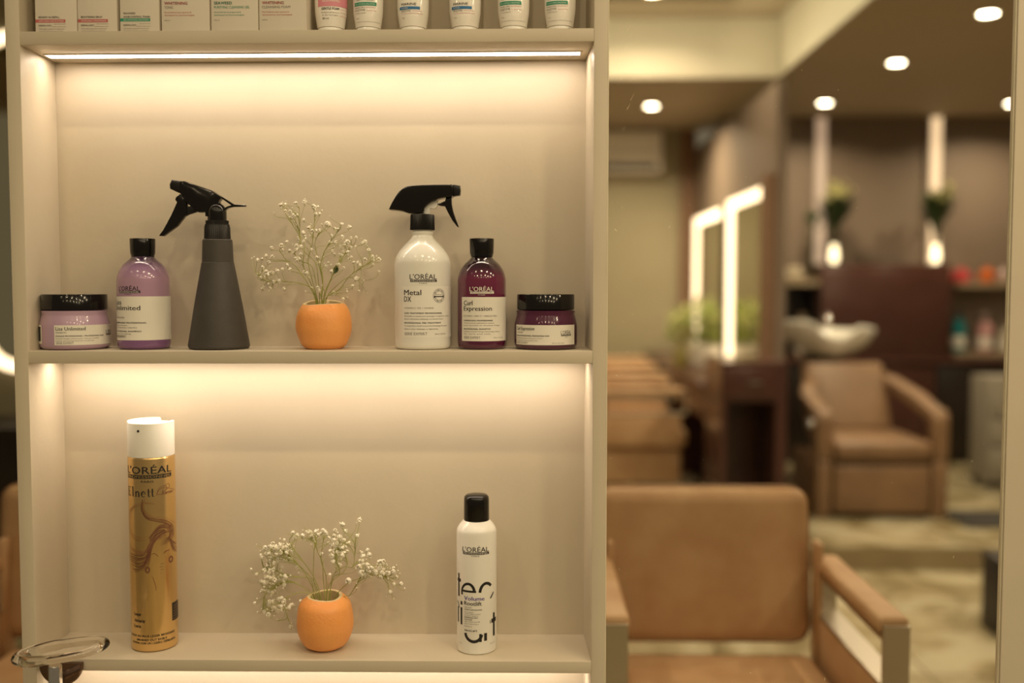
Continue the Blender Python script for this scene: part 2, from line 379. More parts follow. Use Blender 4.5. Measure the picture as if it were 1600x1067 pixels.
# ---- flip-top shampoo bottles
def shampoo(px, rpx, label, bodymat, lab_o, lab_z, white_logo, title, subs, logo_o, yy=.066, tilt=0):
    p, k = place(px, ZM, yy); R = rpx * k
    t = thing('shampoo_bottle', label, 'bottle', p)
    pr = [(0, 0), (R * .86, 0), (R * .95, .0012), (R * .99, .0045), (R, .009), (R, 104 * k)]
    pr += smooth_prof([(R, 104 * k), (R * .985, 111 * k), (R * .90, 121 * k), (R * .73, 131 * k), (R * .53, 138 * k), (R * .435, 142 * k)], 4)[1:]
    pr += [(R * .43, 146 * k), (0, 146 * k)]
    bmesh_b = lathe(pr, 96)
    bmat = bodymat
    obj('body', bmesh_b, bmat, t, angle=60)
    obj('collar', lathe([(0, 143 * k), (17.4 * k, 143 * k), (17.4 * k, 146.2 * k), (0, 146.2 * k)], 64), BLACKP, t, angle=50)
    c = 18.6 * k
    obj('cap', lathe([(0, 146.4 * k), (c * .985, 146.4 * k), (c * .985, 149 * k), (c, 149.8 * k), (c * 1.03, 170 * k), (c * 1.01, 170.8 * k), (0, 170.8 * k)], 64), BLACKP, t, angle=50)
    a0 = R * math.asin(max(-1, lab_o[0] / rpx)) if lab_o[0] > -rpx else -R * (PI / 2 + .2); a1 = R * (PI / 2 + .15)
    P = Print(); P.rect(a0, lab_z[0] * k, a1, lab_z[1] * k, 0, 1); lb = P.wrap('label', [LABEL], t, R)
    Q = Print(); x = R * math.asin(max(-.99, (lab_o[0] + 3.2) / rpx)) if lab_o[0] > -rpx else -R * 1.42
    t1, t2, w1, w2 = title; zt = lab_z[1] * k
    Q.text(t1, x, zt - 12.5 * k, x + w1 * k, 7 * k, 0, bold=0.00014); Q.text(t2, x, zt - 21 * k, x + w2 * k, 7 * k, 0, bold=0.00014)
    for (s_, dz, ww, h, m, b) in subs: Q.text(s_, x, zt - dz * k, x + ww * k, h * k, m, bold=b * .8)
    Q.text("SERIE EXPERT", x, (lab_z[0] + 3.5) * k, x + 28 * k, 3.8 * k, 1)
    if lab_o[0] > -rpx: Q.text("300 ml  10.1 Fl.Oz", R * math.asin(18 / rpx), (lab_z[0] + 4.2) * k, R * math.asin(18 / rpx) + 19 * k, 2 * k, 1)
    Q.wrap('lettering', [INK, GREYINK], lb, R, lift=.0002)
    G = Print(); l0 = R * math.asin(max(-.99, logo_o[0] / rpx)); G.logo(l0, (lab_z[1] + 2.5) * k, l0 + logo_o[1] * k, 15 * k, 0, 0, 1, bold=0.00006)
    G.wrap('logo', [LABEL, PURPLE] if white_logo else [INK, LABEL], t, R)
    return t
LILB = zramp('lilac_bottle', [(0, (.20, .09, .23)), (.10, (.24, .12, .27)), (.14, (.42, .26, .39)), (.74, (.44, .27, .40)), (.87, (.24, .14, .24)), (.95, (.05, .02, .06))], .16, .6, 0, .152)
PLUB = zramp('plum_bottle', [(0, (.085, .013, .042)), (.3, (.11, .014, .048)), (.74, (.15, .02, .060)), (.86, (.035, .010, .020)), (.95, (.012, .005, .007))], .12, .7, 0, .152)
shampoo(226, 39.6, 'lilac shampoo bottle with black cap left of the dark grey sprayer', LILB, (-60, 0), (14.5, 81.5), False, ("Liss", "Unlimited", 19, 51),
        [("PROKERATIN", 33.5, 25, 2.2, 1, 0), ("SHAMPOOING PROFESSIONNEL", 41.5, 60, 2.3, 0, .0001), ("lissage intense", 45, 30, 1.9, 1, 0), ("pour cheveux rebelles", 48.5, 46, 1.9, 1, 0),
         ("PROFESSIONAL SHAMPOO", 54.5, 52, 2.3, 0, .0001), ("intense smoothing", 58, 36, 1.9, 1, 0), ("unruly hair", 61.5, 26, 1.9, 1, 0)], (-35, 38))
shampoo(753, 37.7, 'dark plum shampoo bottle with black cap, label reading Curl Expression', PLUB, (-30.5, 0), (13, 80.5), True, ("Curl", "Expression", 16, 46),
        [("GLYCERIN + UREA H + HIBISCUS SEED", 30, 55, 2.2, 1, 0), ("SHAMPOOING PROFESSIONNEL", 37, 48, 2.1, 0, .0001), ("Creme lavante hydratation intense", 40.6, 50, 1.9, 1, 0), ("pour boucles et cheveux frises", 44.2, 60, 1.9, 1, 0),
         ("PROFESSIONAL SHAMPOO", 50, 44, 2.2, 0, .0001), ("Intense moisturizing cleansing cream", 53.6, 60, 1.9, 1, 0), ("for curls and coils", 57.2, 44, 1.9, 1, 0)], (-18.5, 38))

# ---- white trigger spray bottle
def white_spray():
    p, k = place(661, ZM, .066); R = 43.8 * k
    t = thing('spray_bottle', 'white spray bottle with black trigger head, label reading Metal DX', 'bottle', p)
    pr = [(0, 0), (R * .88, 0), (R * .95, .0012), (R * .99, .004), (R, .009), (R, 128 * k)]
    pr += smooth_prof([(R, 128 * k), (R * .985, 136 * k), (R * .90, 146 * k), (R * .72, 157 * k), (R * .52, 166 * k), (R * .40, 172 * k), (R * .365, 175 * k)], 4)[1:]
    pr += [(R * .36, 177 * k), (R * .375, 178 * k), (R * .375, 181.5 * k), (R * .35, 182 * k), (R * .35, 187 * k), (0, 187 * k)]
    WB = mat('white_bottle', (.84, .83, .77), .2, coat=.5, noise_amt=.02)
    obj('body', lathe(pr, 96), WB, t, angle=60)
    WL = mat('white_bottle_label', (.86, .84, .78), .45)
    P = Print(); a0 = R * math.asin(-31 / 43.8); P.rect(a0, 19 * k, R * 1.52, 97 * k, 0, 1); lb = P.wrap('label', [WL], t, R)
    Q = Print(); x = R * math.asin(-28 / 43.8); 
    Q.text("Metal", x, 83.5 * k, x + 28 * k, 8 * k, 0, bold=0.00017); Q.text("DX", x, 73.5 * k, x + 12.5 * k, 8 * k, 0, bold=0.00017)
    for s_, z_, ww, h, m, b in (("VITAMIN C 10% + IONENE", 62.5, 47, 2.6, 1, 0), ("SOIN TRAITEMENT PROFESSIONNEL", 54.8, 62, 2.3, 0, .0001), ("Neutralise le metal pour proteger et apporter soin au", 50.6, 78, 2.0, 1, .00005),
                         ("blond coloration, balayage ou decoloration", 46.2, 64, 2.0, 1, .00005), ("PROFESSIONAL PRE-TREATMENT", 40, 60, 2.3, 0, .0001), ("To neutralize metal to prevent breakage for perm", 35.8, 73, 2.0, 1, .00005),
                         ("before color, balayage or lightening", 31, 54, 2.0, 1, .00005)): Q.text(s_, x, z_ * k, x + ww * k, h * k, m, bold=b)
    Q.text("SERIE EXPERT", x, 22.5 * k, x + 37 * k, 4.2 * k, 1); Q.text("500 ml  16.9 Fl.Oz", R * math.asin(18 / 43.8), 23 * k, R * math.asin(18 / 43.8) + 21 * k, 2.2 * k, 1)
    # round stamp
    cx, cz = R * math.asin(24.8 / 43.8), 82.5 * k
    Q.ring(cx, cz, 10.6 * k, .45 * k, 0); Q.ring(cx, cz, 6.6 * k, .35 * k, 0)
    for i in range(22):
        a = i / 22 * 2 * PI; r0, r1 = 7.4 * k, 9.7 * k
        Q.ribbon([(cx + r0 * math.cos(a), cz + r0 * math.sin(a)), (cx + r1 * math.cos(a + .06), cz + r1 * math.sin(a + .06))], (.9 if i % 3 else 1.6) * k, 0, 1, sm=0)
    Q.text("METAL DX", cx - 5.6 * k, cz + .8 * k, cx + 5.6 * k, 1.6 * k, 0); Q.rect(cx - 9 * k, cz - 2 * k, cx + 9 * k, cz - .5 * k, 0, 2)
    Q.wrap('lettering', [INK, GREYINK], lb, R, lift=.0002)
    G = Print(); l0 = R * math.asin(-19.5 / 43.8); G.logo(l0, 100.5 * k, l0 + 42 * k, 17 * k, 0, 0, 1, bold=0.00006); G.wrap('logo', [INK, LABEL], t, R)
    c = 18.9 * k
    obj('collar', lathe([(0, 184 * k), (c * 1.01, 184 * k), (c * 1.02, 185 * k), (c * .98, 206.5 * k), (c * .95, 208 * k), (0, 208 * k)], 120, rib=-.0007, nrib=1), BLACKM, t, angle=20)
    # head silhouette, from picture 1482 px wide = 125 px, origin (605,280); axis x=661, base y=544
    def q(pts, ax=661.5, by=545.0, s=11.856, ox=605, oy=280): return [((ox + a / s - ax) * k, (by - (oy + b / s)) * k) for a, b in pts]
    head = q([(72, 590), (110, 500), (190, 360), (270, 255), (370, 185), (480, 160), (700, 145), (1000, 140), (1180, 142), (1240, 150), (1240, 345), (1190, 360), (1020, 385), (900, 430), (800, 490), (720, 570), (690, 655), (440, 660), (340, 625), (200, 600)])
    h = obj('trigger_head', extr(head, 30 * k, bev=8.5 * k, seg=6, sm=2), BLACKP, t, angle=50)
    nz = extr(q([(1235, 140), (1260, 132), (1370, 150), (1380, 240), (1370, 325), (1235, 348)]), 17 * k, bev=2 * k); obj('nozzle', nz, BLACKM, h)
    obj('trigger', extr(q([(1000, 470), (950, 490), (1000, 515), (1090, 525), (1150, 650), (1230, 790), (1320, 905), (1345, 905), (1290, 760), (1240, 610), (1215, 480), (1215, 350), (1110, 370), (1095, 430)]), 12 * k, bev=1.2 * k), BLACKP, h)
    obj('pump_body', extr(q([(700, 668), (810, 668), (810, 560), (905, 572), (950, 520), (960, 430), (820, 440), (720, 540)]), 10 * k, bev=.8 * k), WHITEP, t, label='white plastic pump inside the trigger head')
white_spray()

# ---- dark grey conical sprayer
def grey_spray():
    p, k = place(342.5, ZM, .062)
    t = thing('spray_bottle', 'dark grey conical spray bottle with black trigger head and rear hook', 'bottle', p)
    GR = mat('dark_grey_matt_plastic', (.062, .056, .050), .55, noise_amt=.08, nscale=60, bump=.25, bscale=400)
    pr = [(0, 0), (41 * k, 0), (45 * k, .8 * k), (46.7 * k, 3.5 * k), (46.6 * k, 7 * k), (36.5 * k, 68 * k), (24.6 * k, 133.6 * k), (23.9 * k, 134.3 * k), (23.9 * k, 135 * k), (22.6 * k, 168.5 * k), (21.8 * k, 170 * k), (0, 170 * k)]
    obj('body', lathe(pr, 96), GR, t, angle=25)
    obj('collar', lathe([(0, 171 * k), (20.3 * k, 171 * k), (20 * k, 173 * k), (19.4 * k, 189 * k), (18.6 * k, 191 * k), (18.6 * k, 193 * k), (17.4 * k, 193.5 * k), (17.4 * k, 199 * k), (0, 199 * k)], 90, rib=-.0006, nrib=1), BLACKM, t, angle=25)
    def q(pts, ax=340.0, by=543.5, s=10.159, ox=245, oy=275): return [((ox + a / s - ax) * k, (by - (oy + b / s)) * k) for a, b in pts]
    st = 14.6 * k
    hd = obj('trigger_head', extr(q([(405, 95), (480, 90), (700, 165), (900, 235), (1070, 345), (1010, 400), (1010, 450), (1060, 540), (1000, 640), (800, 640), (800, 575), (700, 580), (650, 560), (610, 510), (540, 455), (480, 400), (430, 300), (395, 275)]), 17 * k, bev=1.6 * k, seg=2), BLACKP, t, angle=40)
    obj('hook', extr(q([(1040, 322), (1250, 455), (1425, 462), (1425, 488), (1235, 492), (1150, 510), (1065, 578), (1045, 545), (1130, 488), (1203, 466), (1040, 352)]), 8 * k, bev=.5 * k, seg=1), BLACKP, hd)
    obj('stem', lathe([(0, 198 * k), (st, 198 * k), (st * .99, 212 * k)] + [(st * math.cos(a), (212 + 15 * math.sin(a)) * k) for a in [i * PI / 12 for i in range(1, 6)]] + [(0, 227 * k)], 48, c=(0, 0)), BLACKP, hd)
    obj('nozzle', extr(q([(275, 68), (435, 90), (480, 105), (425, 280), (385, 275), (245, 210), (240, 140)]), 16 * k, bev=3 * k, seg=3), BLACKM, hd)
    obj('trigger', extr(q([(330, 340), (395, 290), (460, 310), (500, 430), (500, 620), (460, 640), (340, 790), (200, 890), (115, 950), (48, 945), (120, 850), (250, 620), (345, 420), (318, 380)]), 11 * k, bev=1.5 * k, seg=2), BLACKP, hd)
    obj('piston', extr(q([(480, 490), (600, 470), (680, 500), (680, 560), (520, 610), (480, 630)]), 7 * k, bev=1 * k), BLACKM, hd)
    return t
gs = grey_spray()

# ---- gold hairspray can
def gold_can():
    p, k = place(242.5, ZB, .066); R = 34.8 * k
    t = thing('hairspray_can', 'tall gold hairspray can with white cap and drawing of long wavy hair', 'spray can', p)
    GOLD = mat('gold_can', (.78, .54, .24), .26, .9, noise_amt=.06, nscale=3); H = 300 * k
    nt = GOLD.node_tree; b = nt.nodes['Principled BSDF']
    obj('can', lathe([(0, 0), (R * .9, 0), (R * .97, .0012), (R, .004), (R, H - .003), (R * .985, H - .001), (R * .97, H), (0, H)], 96), GOLD, t, angle=50)
    # cap: cylinder with a stepped notch in its rear top, black spray hole
    bm = bmesh.new(); seg = 96; rings = []
    R2 = R * .99; h0 = H + .0004; h1 = H + 52 * k
    def topz(th):
        x = math.cos(th); y = math.sin(th)
        return h1 + 2.2 * k if (y > -.15 and x < .12) or x < -.8 else h1 - (3.0 * k if (y > .55 and x > .12) else 0)
    prof = lambda th: [(R2 * .995, h0), (R2, h0 + .001), (R2, topz(th) - .001), (R2 * .985, topz(th)), (R2 * .86, topz(th)), (R2 * .82, h1 - 7 * k), (.3 * R2, h1 - 9 * k), (0.001, h1 - 9 * k)]
    for i in range(seg):
        th = 2 * PI * i / seg; rings.append([bm.verts.new((r * math.cos(th), r * math.sin(th), z)) for r, z in prof(th)])
    for i in range(seg):
        A, Bq = rings[i], rings[(i + 1) % seg]
        for j in range(len(A) - 1): bm.faces.new((A[j], Bq[j], Bq[j + 1], A[j + 1]))
    bmesh.ops.recalc_face_normals(bm, faces=bm.faces)
    cp = obj('cap', bm, WHITEP, t, angle=40)
    hb = lathe([(0, 0), (1.9 * k, 0), (1.9 * k, .0008), (0, .0008)], 20); an = math.asin(-18 / 34.6) + math.atan2(CAM.y - t.location.y, CAM.x - t.location.x) + PI / 2
    bmesh.ops.transform(hb, matrix=Matrix.Rotation(an, 4, 'Z') @ Matrix.Translation((0, -R2 - .0002, h1 - 10.5 * k)) @ Matrix.Rotation(PI / 2, 4, 'X'), verts=hb.verts)
    obj('spray_hole', hb, INK, cp)
    BR = mat('brown_ink', (.16, .062, .035), .45); BR2 = mat('light_brown_ink', (.30, .15, .07), .45)
    A = lambda o: R * math.asin(max(-1, min(1, o / 34.8)))
    z = lambda y: (1019.5 - y) * k        # picture row -> height on the can
    cx = lambda y: 235.5 + (y - 720) * .0255
    U = lambda x, y: A(x - cx(y))
    G = Print()
    x0, x1 = U(203, 740) - 3 * k, U(264, 740)
    G.text("L'ORÉAL", x0, z(743.5), x1, 11 * k, 0, bold=0.00015); G.rect(x0, z(751), x1, z(745), 0, 1)
    G.text("PROFESSIONNEL", x0 + 2 * k, z(750), x1 - 1.5 * k, 4 * k, 2, 2, bold=0.00006); G.text("PARIS", U(221, 755), z(757), U(239, 755), 3.4 * k, 0, bold=0.00006)
    # serif word
    def S(pts): return pts
    bx, by, hx, hc = U(203.5, 778), z(778.5), 8.2 * k, 14.5 * k
    def stem(x, y0, y1, wd=1.9 * k, sf=1.1 * k, top=True):
        G.rect(x - wd / 2, y0, x + wd / 2, y1, 0); G.rect(x - wd / 2 - sf, y0, x + wd / 2 + sf, y0 + .55 * k, 0)
        if top: G.poly([(x - wd / 2 - sf, y1), (x - wd / 2 - sf, y1 - .5 * k), (x - wd / 2, y1 - .8 * k), (x, y1)], 0)
    x = U(204.0, 778)                                                         # E
    stem(x, by, by + hc); G.rect(x, by, x + 6 * k, by + .6 * k, 0); G.rect(x, by + hc - .6 * k, x + 6 * k, by + hc, 0); G.rect(x, by + hc * .5, x + 4.5 * k, by + hc * .5 + .6 * k, 0)
    for zz in (by, by + hc - 3 * k): G.rect(x + 5.4 * k, zz, x + 6 * k, zz + 3 * k, 0)
    stem(U(209.6, 778), by, by + hc * 1.05)                                   # l
    x = U(213.8, 778); stem(x, by, by + hx, sf=.8 * k); G.ribbon([(x + .5 * k, by + hx * .72), (x + 2.4 * k, by + hx * .98), (x + 4.4 * k, by + hx * .9), (x + 5.2 * k, by + hx * .6)], 1.1 * k, 0, 1, 1.9 * k); stem(x + 5.2 * k, by, by + hx * .65, sf=.8 * k, top=False)   # n
    x = U(224.5, 778)                                                         # e
    G.ribbon([(x + 3.0 * k * math.cos(a), by + hx / 2 + hx / 2 * .97 * math.sin(a)) for a in [.05 + i * (5.4) / 16 for i in range(17)]], 1.9 * k, 0, 1, sm=0, prof=lambda t: .35 + .75 * math.sin(PI * min(1, max(0, (t * 1.05)))) ** 2)
    G.rect(x - 3 * k, by + hx * .52, x + 3.1 * k, by + hx * .60, 0)
    for xx in (U(231.8, 778), U(237.4, 778)):                                 # t t
        G.rect(xx - .95 * k, by + 1.2 * k, xx + .95 * k, by + hx * 1.5, 0); G.rect(xx - 2.3 * k, by + hx * .92, xx + 2.5 * k, by + hx, 0)
        G.ribbon([(xx - .2 * k, by + 1.8 * k), (xx + .6 * k, by + .4 * k), (xx + 1.8 * k, by + .3 * k), (xx + 2.6 * k, by + 1.2 * k)], 1.4 * k, 0, 1, .4 * k)
    G.text("Satin", U(250, 775), z(776.5), U(266, 775), 5 * k, 1, shear=.35)
    G.ribbon([(U(a, 770), z(b)) for a, b in ((243, 778), (246, 768), (254, 763), (258, 768), (250, 776), (244, 774), (250, 767), (262, 769), (270, 775))], .6 * k, 1)
    G.ribbon([(U(a, 770), z(b)) for a, b in ((252, 774), (254, 765), (260, 761), (262, 766), (256, 770))], .5 * k, 1)
    # long wavy hair, drawn as ink strands
    rr = random.Random(5)
    def strand(pts, w_, m=3, n=1, j=1.3):
        for q in range(n):
            ox, oy = rr.uniform(-j, j), rr.uniform(-j, j)
            G.ribbon([(U(a + ox * (.3 + i / len(pts)), b_), z(b_ + oy * 1.25 * (.4 + i / len(pts)))) for i, (a, b_) in enumerate(pts)], w_ * .5 * k, m, 1 + q % 2, sm=6, prof=lambda t: .25 + .9 * math.sin(PI * t) )
    strand([(223, 783), (222, 797), (229, 810), (243, 815), (256, 820), (266, 832), (267, 845), (258, 848)], .55, 3, 12, 2.6)
    strand([(228, 781), (224, 790), (228, 803), (240, 811), (256, 815), (270, 826), (272, 842)], .45, 4, 6, 2.2)
    strand([(241, 790), (226, 788), (211, 795), (205, 810), (206, 830), (215, 843), (230, 842)], .5, 4, 7, 2.4)
    strand([(233, 842), (245, 828), (256, 826), (265, 834), (262, 846), (252, 851)], .7, 3, 14, 3.4)
    strand([(256, 832), (246, 834), (238, 842), (236, 850)], .8, 3, 12, 3)
    strand([(250, 840), (240, 846), (234, 860), (230, 880), (222, 890)], .7, 3, 14, 3.4)
    strand([(262, 834), (246, 838), (236, 852), (228, 868), (212, 872), (204, 866)], .7, 3, 16, 5)
    strand([(258, 838), (240, 845), (230, 858), (216, 862), (204, 850)], .6, 4, 12, 4.5)
    strand([(236, 862), (229, 876), (219, 885), (207, 880)], .7, 3, 11, 4)
    strand([(232, 872), (226, 886), (216, 893), (209, 889)], .6, 3, 6, 2.6)
    strand([(262, 846), (268, 856), (273, 862)], .7, 3, 9, 3.6); strand([(264, 850), (268, 864), (274, 872)], .7, 3, 8, 3.6)
    strand([(236, 868), (240, 866), (244, 869), (246, 872)], 1.2, 3, 2, .4); strand([(254, 868), (258, 865), (263, 864)], 1.2, 3, 2, .5)
    for yy_, a, b_ in ((884, 249, 253), (889, 248, 254), (893, 249, 253), (898, 250, 252)): strand([(a, yy_), ((a + b_) / 2, yy_ - .6), (b_, yy_)], .8, 3)
    strand([(238, 900), (241, 908), (244, 918), (244, 924)], 1.6, 3, 1)
    for ex, ey in ((231, 891), (265, 880)):
        for i in range(9):
            a = i * .7; G.ring(U(ex + 2.6 * math.cos(a), ey), z(ey + 4 * math.sin(a)), 1.1 * k, .9 * k, 3, n=8)
    # lower writing
    for s_, a, b_, yy_, h in (("Laque", 212, 222, 962.5, 4.6), ("Hairspray", 204, 228, 972.5, 4.6), ("Laca", 212, 222, 981, 4.6)):
        G.text(s_, U(b_, yy_) - (19 if len(s_) > 5 else 13) * k, z(yy_), U(b_, yy_), h * k, 0, bold=0.00013)
    for s_, a, b_, yy_ in (("LAQUE AU PLUS LEGER BROSSAGE", 209, 271, 995.5), ("BRUSHED OUT EASILY", 217, 260, 1001.5), ("ELIMINA CON UN LIGERO CEPILLADO", 211, 272, 1006.5)):
        G.text(s_, U(a, yy_), z(yy_), U(b_, yy_), 3.1 * k, 0, bold=0.00011)
    G.rect(U(267.5, 960), z(977), U(267.5, 960) + 22 * k, z(949), 0, 1)
    for i in range(6): G.text("HAIRSPRAY", U(267.5, 960) + 2 * k, z(955 + i * 4), U(267.5, 960) + 19 * k, 1.6 * k, 4, 2)
    G.wrap('lettering', [INK, BR, GOLD, BR, BR2], t, R)
gold_can()

# ---- white aerosol
def white_can():
    p, k = place(745, ZB, .058); R = 31.2 * k
    t = thing('hairspray_can', 'white aerosol can with black dome cap and large cropped black letters', 'spray can', p)
    WC = mat('white_can', (.88, .86, .80), .25, .0, coat=.4, noise_amt=.02)
    pr = [(0, 0), (R * .93, 0), (R * .98, .001), (R, .003), (R, 184 * k)] + smooth_prof([(R, 184 * k), (R * .97, 190 * k), (R * .86, 196.5 * k), (R * .72, 201.5 * k), (R * .66, 203.5 * k)], 4)[1:] + [(0, 203.5 * k)]
    obj('can', lathe(pr, 96), WC, t, angle=50)
    c = 19.8 * k
    obj('cap', lathe([(0, 202.6 * k), (c * .99, 202.6 * k), (c, 203.2 * k), (c * .985, 235 * k), (c * .95, 240 * k), (c * .80, 242.8 * k), (c * .4, 244 * k), (0, 244.3 * k)], 64), BLACKP, t, angle=50)
    z = lambda y: (1021 - y) * k
    cx = lambda y: 743.3 + (y - 830) * .006; U = lambda x, y: R * math.asin(max(-1, min(1, (x - cx(y)) / 31.3)))
    G = Print(); G.logo(U(722, 858), z(868), U(762, 858), 17 * k, 0, 0, 1, bold=0.00007)
    # cropped giant letters; helper for arcs given in picture pixels
    def arc(cx_, cy_, rx, ry, a0, a1, w_, w1=None, n=24):
        G.ribbon([(U(cx_ + rx * math.cos(a0 + (a1 - a0) * i / n), cy_), z(cy_) + ry * k * math.sin(a0 + (a1 - a0) * i / n)) for i in range(n + 1)], w_ * k, 0, 1, (w1 or w_) * k, sm=0)
    def bar(x0, y0, x1, y1): G.rect(U(x0, y0), z(y1), U(x1, y1), z(y0), 0, 1)
    bar(715.2, 897, 717.6, 933); bar(714.4, 905, 719.4, 910)                            # t
    arc(730.8, 924, 9.6, 13.5, .25, PI + .35, 4.4, 3.2); bar(722.4, 920.6, 743, 923.8)  # e
    arc(758.5, 926, 9.8, 16, .75, PI - .15, 4.4); G.poly([(U(764, 930), z(935)), (U(765.5, 930), z(932)), (U(769.5, 926), z(925)), (U(769.8, 926), z(928)), (U(766, 932), z(935))], 0)  # c
    bar(719.2, 939.5, 722, 945); bar(719.2, 949, 722, 976)                          # i
    bar(715, 950, 716.6, 974); arc(713.5, 951, 3.2, 9, 0, 1.3, 2)
    arc(739.5, 987.5, 12.5, 12.5, PI, 2 * PI - .15, 4.6); bar(748, 988, 752, 1000.5); bar(755.5, 987.5, 760, 999.5)      # a r
    bar(769, 959, 772, 995.5); bar(766.6, 967.5, 773.6, 974); bar(764.4, 969, 765.4, 974)                # t
    VI = mat('violet_ink', (.10, .055, .30), .5)
    G.text("Volume", U(724.8, 935), z(936), U(755.8, 935), 6.2 * k, 2, bold=0.00017); G.text("Rootlift", U(725, 943), z(943.7), U(751.5, 943), 6 * k, 0, bold=0.00017)
    for s_, yy_, x1, b in (("MOUSSE", 948, 736, 0), ("VOLUME & CORPS AUX RACINES", 951.4, 752, .0001), ("force medium", 955.2, 739, 0), ("mousse volume aux racines", 957.8, 750, 0), ("et corps texture", 960.6, 746, 0),
                           ("PROFESSIONAL SPRAY", 963.8, 746, .0001), ("MOUSSE", 967, 737, .0001), ("high volume root lift", 970, 749, 0), ("spray mousse texture", 973.4, 747, 0), ("FORCE 4", 977.6, 736.5, 0)):
        G.text(s_, U(725.4, yy_), z(yy_), U(x1, yy_), 1.9 * k, 3, bold=b)
    G.text("tecni.art", U(725.4, 983), z(984.4), U(745, 983), 3.6 * k, 0, bold=0.00006)
    G.text("250 ml", U(716.5, 1006), z(1006.5), U(721, 1006), 1.8 * k, 3); G.text("8.4 Fl.Oz", U(765, 1006), z(1006.5), U(772.5, 1006), 1.8 * k, 3)
    G.wrap('lettering', [INK, WC, VI, GREYINK], t, R)
white_can()

# ---- cartons in the top niche
PINKB = mat('rose_ink', (.50, .12, .12), .5); GREENB = mat('green_ink', (.02, .28, .16), .5); BLUEB = mat('blue_ink', (.02, .16, .38), .5); PINKL = mat('pink_ink', (.70, .26, .32), .5)
CARD = [mat('carton_board', (.74, .68, .58), .5, noise_amt=.03)]
def carton(x0, x1, label, kind, H=.165, dep=.062, yf=.012):
    a = at(x0, 46, FACE + yf); b = at(x1, 46, FACE + yf); W = b.x - a.x; k = kk((a.x, yf, ZT + .03))
    t = thing('product_carton', label, 'box', ((a.x + b.x) / 2, yf + dep / 2, max(top_at(0, a.x), top_at(0, b.x)) + .0002), group='cartons and tubes on the top shelf')
    ct = obj('carton', soft(B(-W / 2, W / 2, -dep / 2, dep / 2, 0, H), .0006), CARD[0], t)
    zz = lambda y: (46.5 - y) * k
    P = Print(); X = -W / 2
    kind(P, X, W, k, zz); P.flat('lettering', [GREYINK, PINKB, GREENB, LABEL, INK], ct, -dep / 2)
    flap = B(-W / 2 + .001, W / 2 - .001, -dep / 2 + .0006, dep / 2 - .0006, H + .0001, H + .0008); obj('flap', flap, CARD[0], t, smooth=False)
    return t
def serum(title, band, m, second=None):
    def f(P, X, W, k, zz):
        x = X + 5.5 * k
        if second: P.text(second, x, zz(18.6), x + 19 * k, 2.6 * k, 0, bold=0.00003)
        P.text(title, x, zz(24), x + (33 if not second else 42) * k, 2.8 * k, 0, bold=0.00003)
        y0, y1 = (26, 30.8) if not second else (25, 29.6)
        P.rect(X + .3 * k, zz(y1), X + 47.5 * k, zz(y0), m, 1); P.text(band, x, zz(y1 - 1.2), X + 45 * k, 2.1 * k, 3, 2)
        P.text("DERMA LOGY", x, zz(36.5), x + 20 * k, 2.3 * k, 0, bold=0.00003); P.rect(x + 24 * k, zz(33.4), X + 48 * k, zz(33), 0, 1); P.rect(x + 20 * k, zz(37.4), X + 48 * k, zz(37), 0, 1)
        P.text("Clinically inspired treatment", x, zz(41.4), x + 40 * k, 1.7 * k, 0); P.text("developed by dermatologist", x, zz(44.8), x + 38 * k, 1.7 * k, 0)
    return f
def big(t1, t2, m, w1, w2):
    def f(P, X, W, k, zz):
        x = X + 5 * k
        P.text(t1, x, zz(4.4), x + w1 * k, 4.2 * k, m, bold=0.00018); P.text(t2, x, zz(10.6), x + w2 * k, 3.8 * k, m if m == 2 else 0)
        P.text("Face & delicate areas approved &", x, zz(17.3), x + 42 * k, 2.1 * k, m); P.text("developed by Dermatologists", x, zz(21.6), x + 47 * k, 2.1 * k, m); P.text("150 ml", x, zz(29.4), x + 8 * k, 1.8 * k, 0)
    return f
carton(55.5, 120.5, 'pale carton with a rose band, first from the left on the top shelf', serum("RENEW IN REFILL", "ANTI AGING SERUM SYSTEM", 1))
carton(121.8, 183, 'pale carton with a rose band reading Brightening Serum', serum("BRIGHTENING SERUM", "WHITENING CONCENTRATE", 1))
carton(188, 249, 'pale carton with a green band reading Acne Control Toner', serum("ACNE CONTROL TONER", "OIL CONTROL SOLUTION", 2, "SEAWEED"))
carton(252.8, 327.6, 'wide pale carton with red heading Whitening Tonic', big("WHITENING", "TONIC", 1, 36, 14), H=.18)
carton(330.2, 403.6, 'wide pale carton with green heading Seaweed Purifying Cleansing Gel', big("SEAWEED", "PURIFYING CLEANSING GEL", 2, 28, 56), H=.18)
carton(405.2, 479, 'wide pale carton with red heading Whitening Cleansing Foam, last in the carton row', big("WHITENING", "CLEANSING FOAM", 1, 34, 44), H=.18)

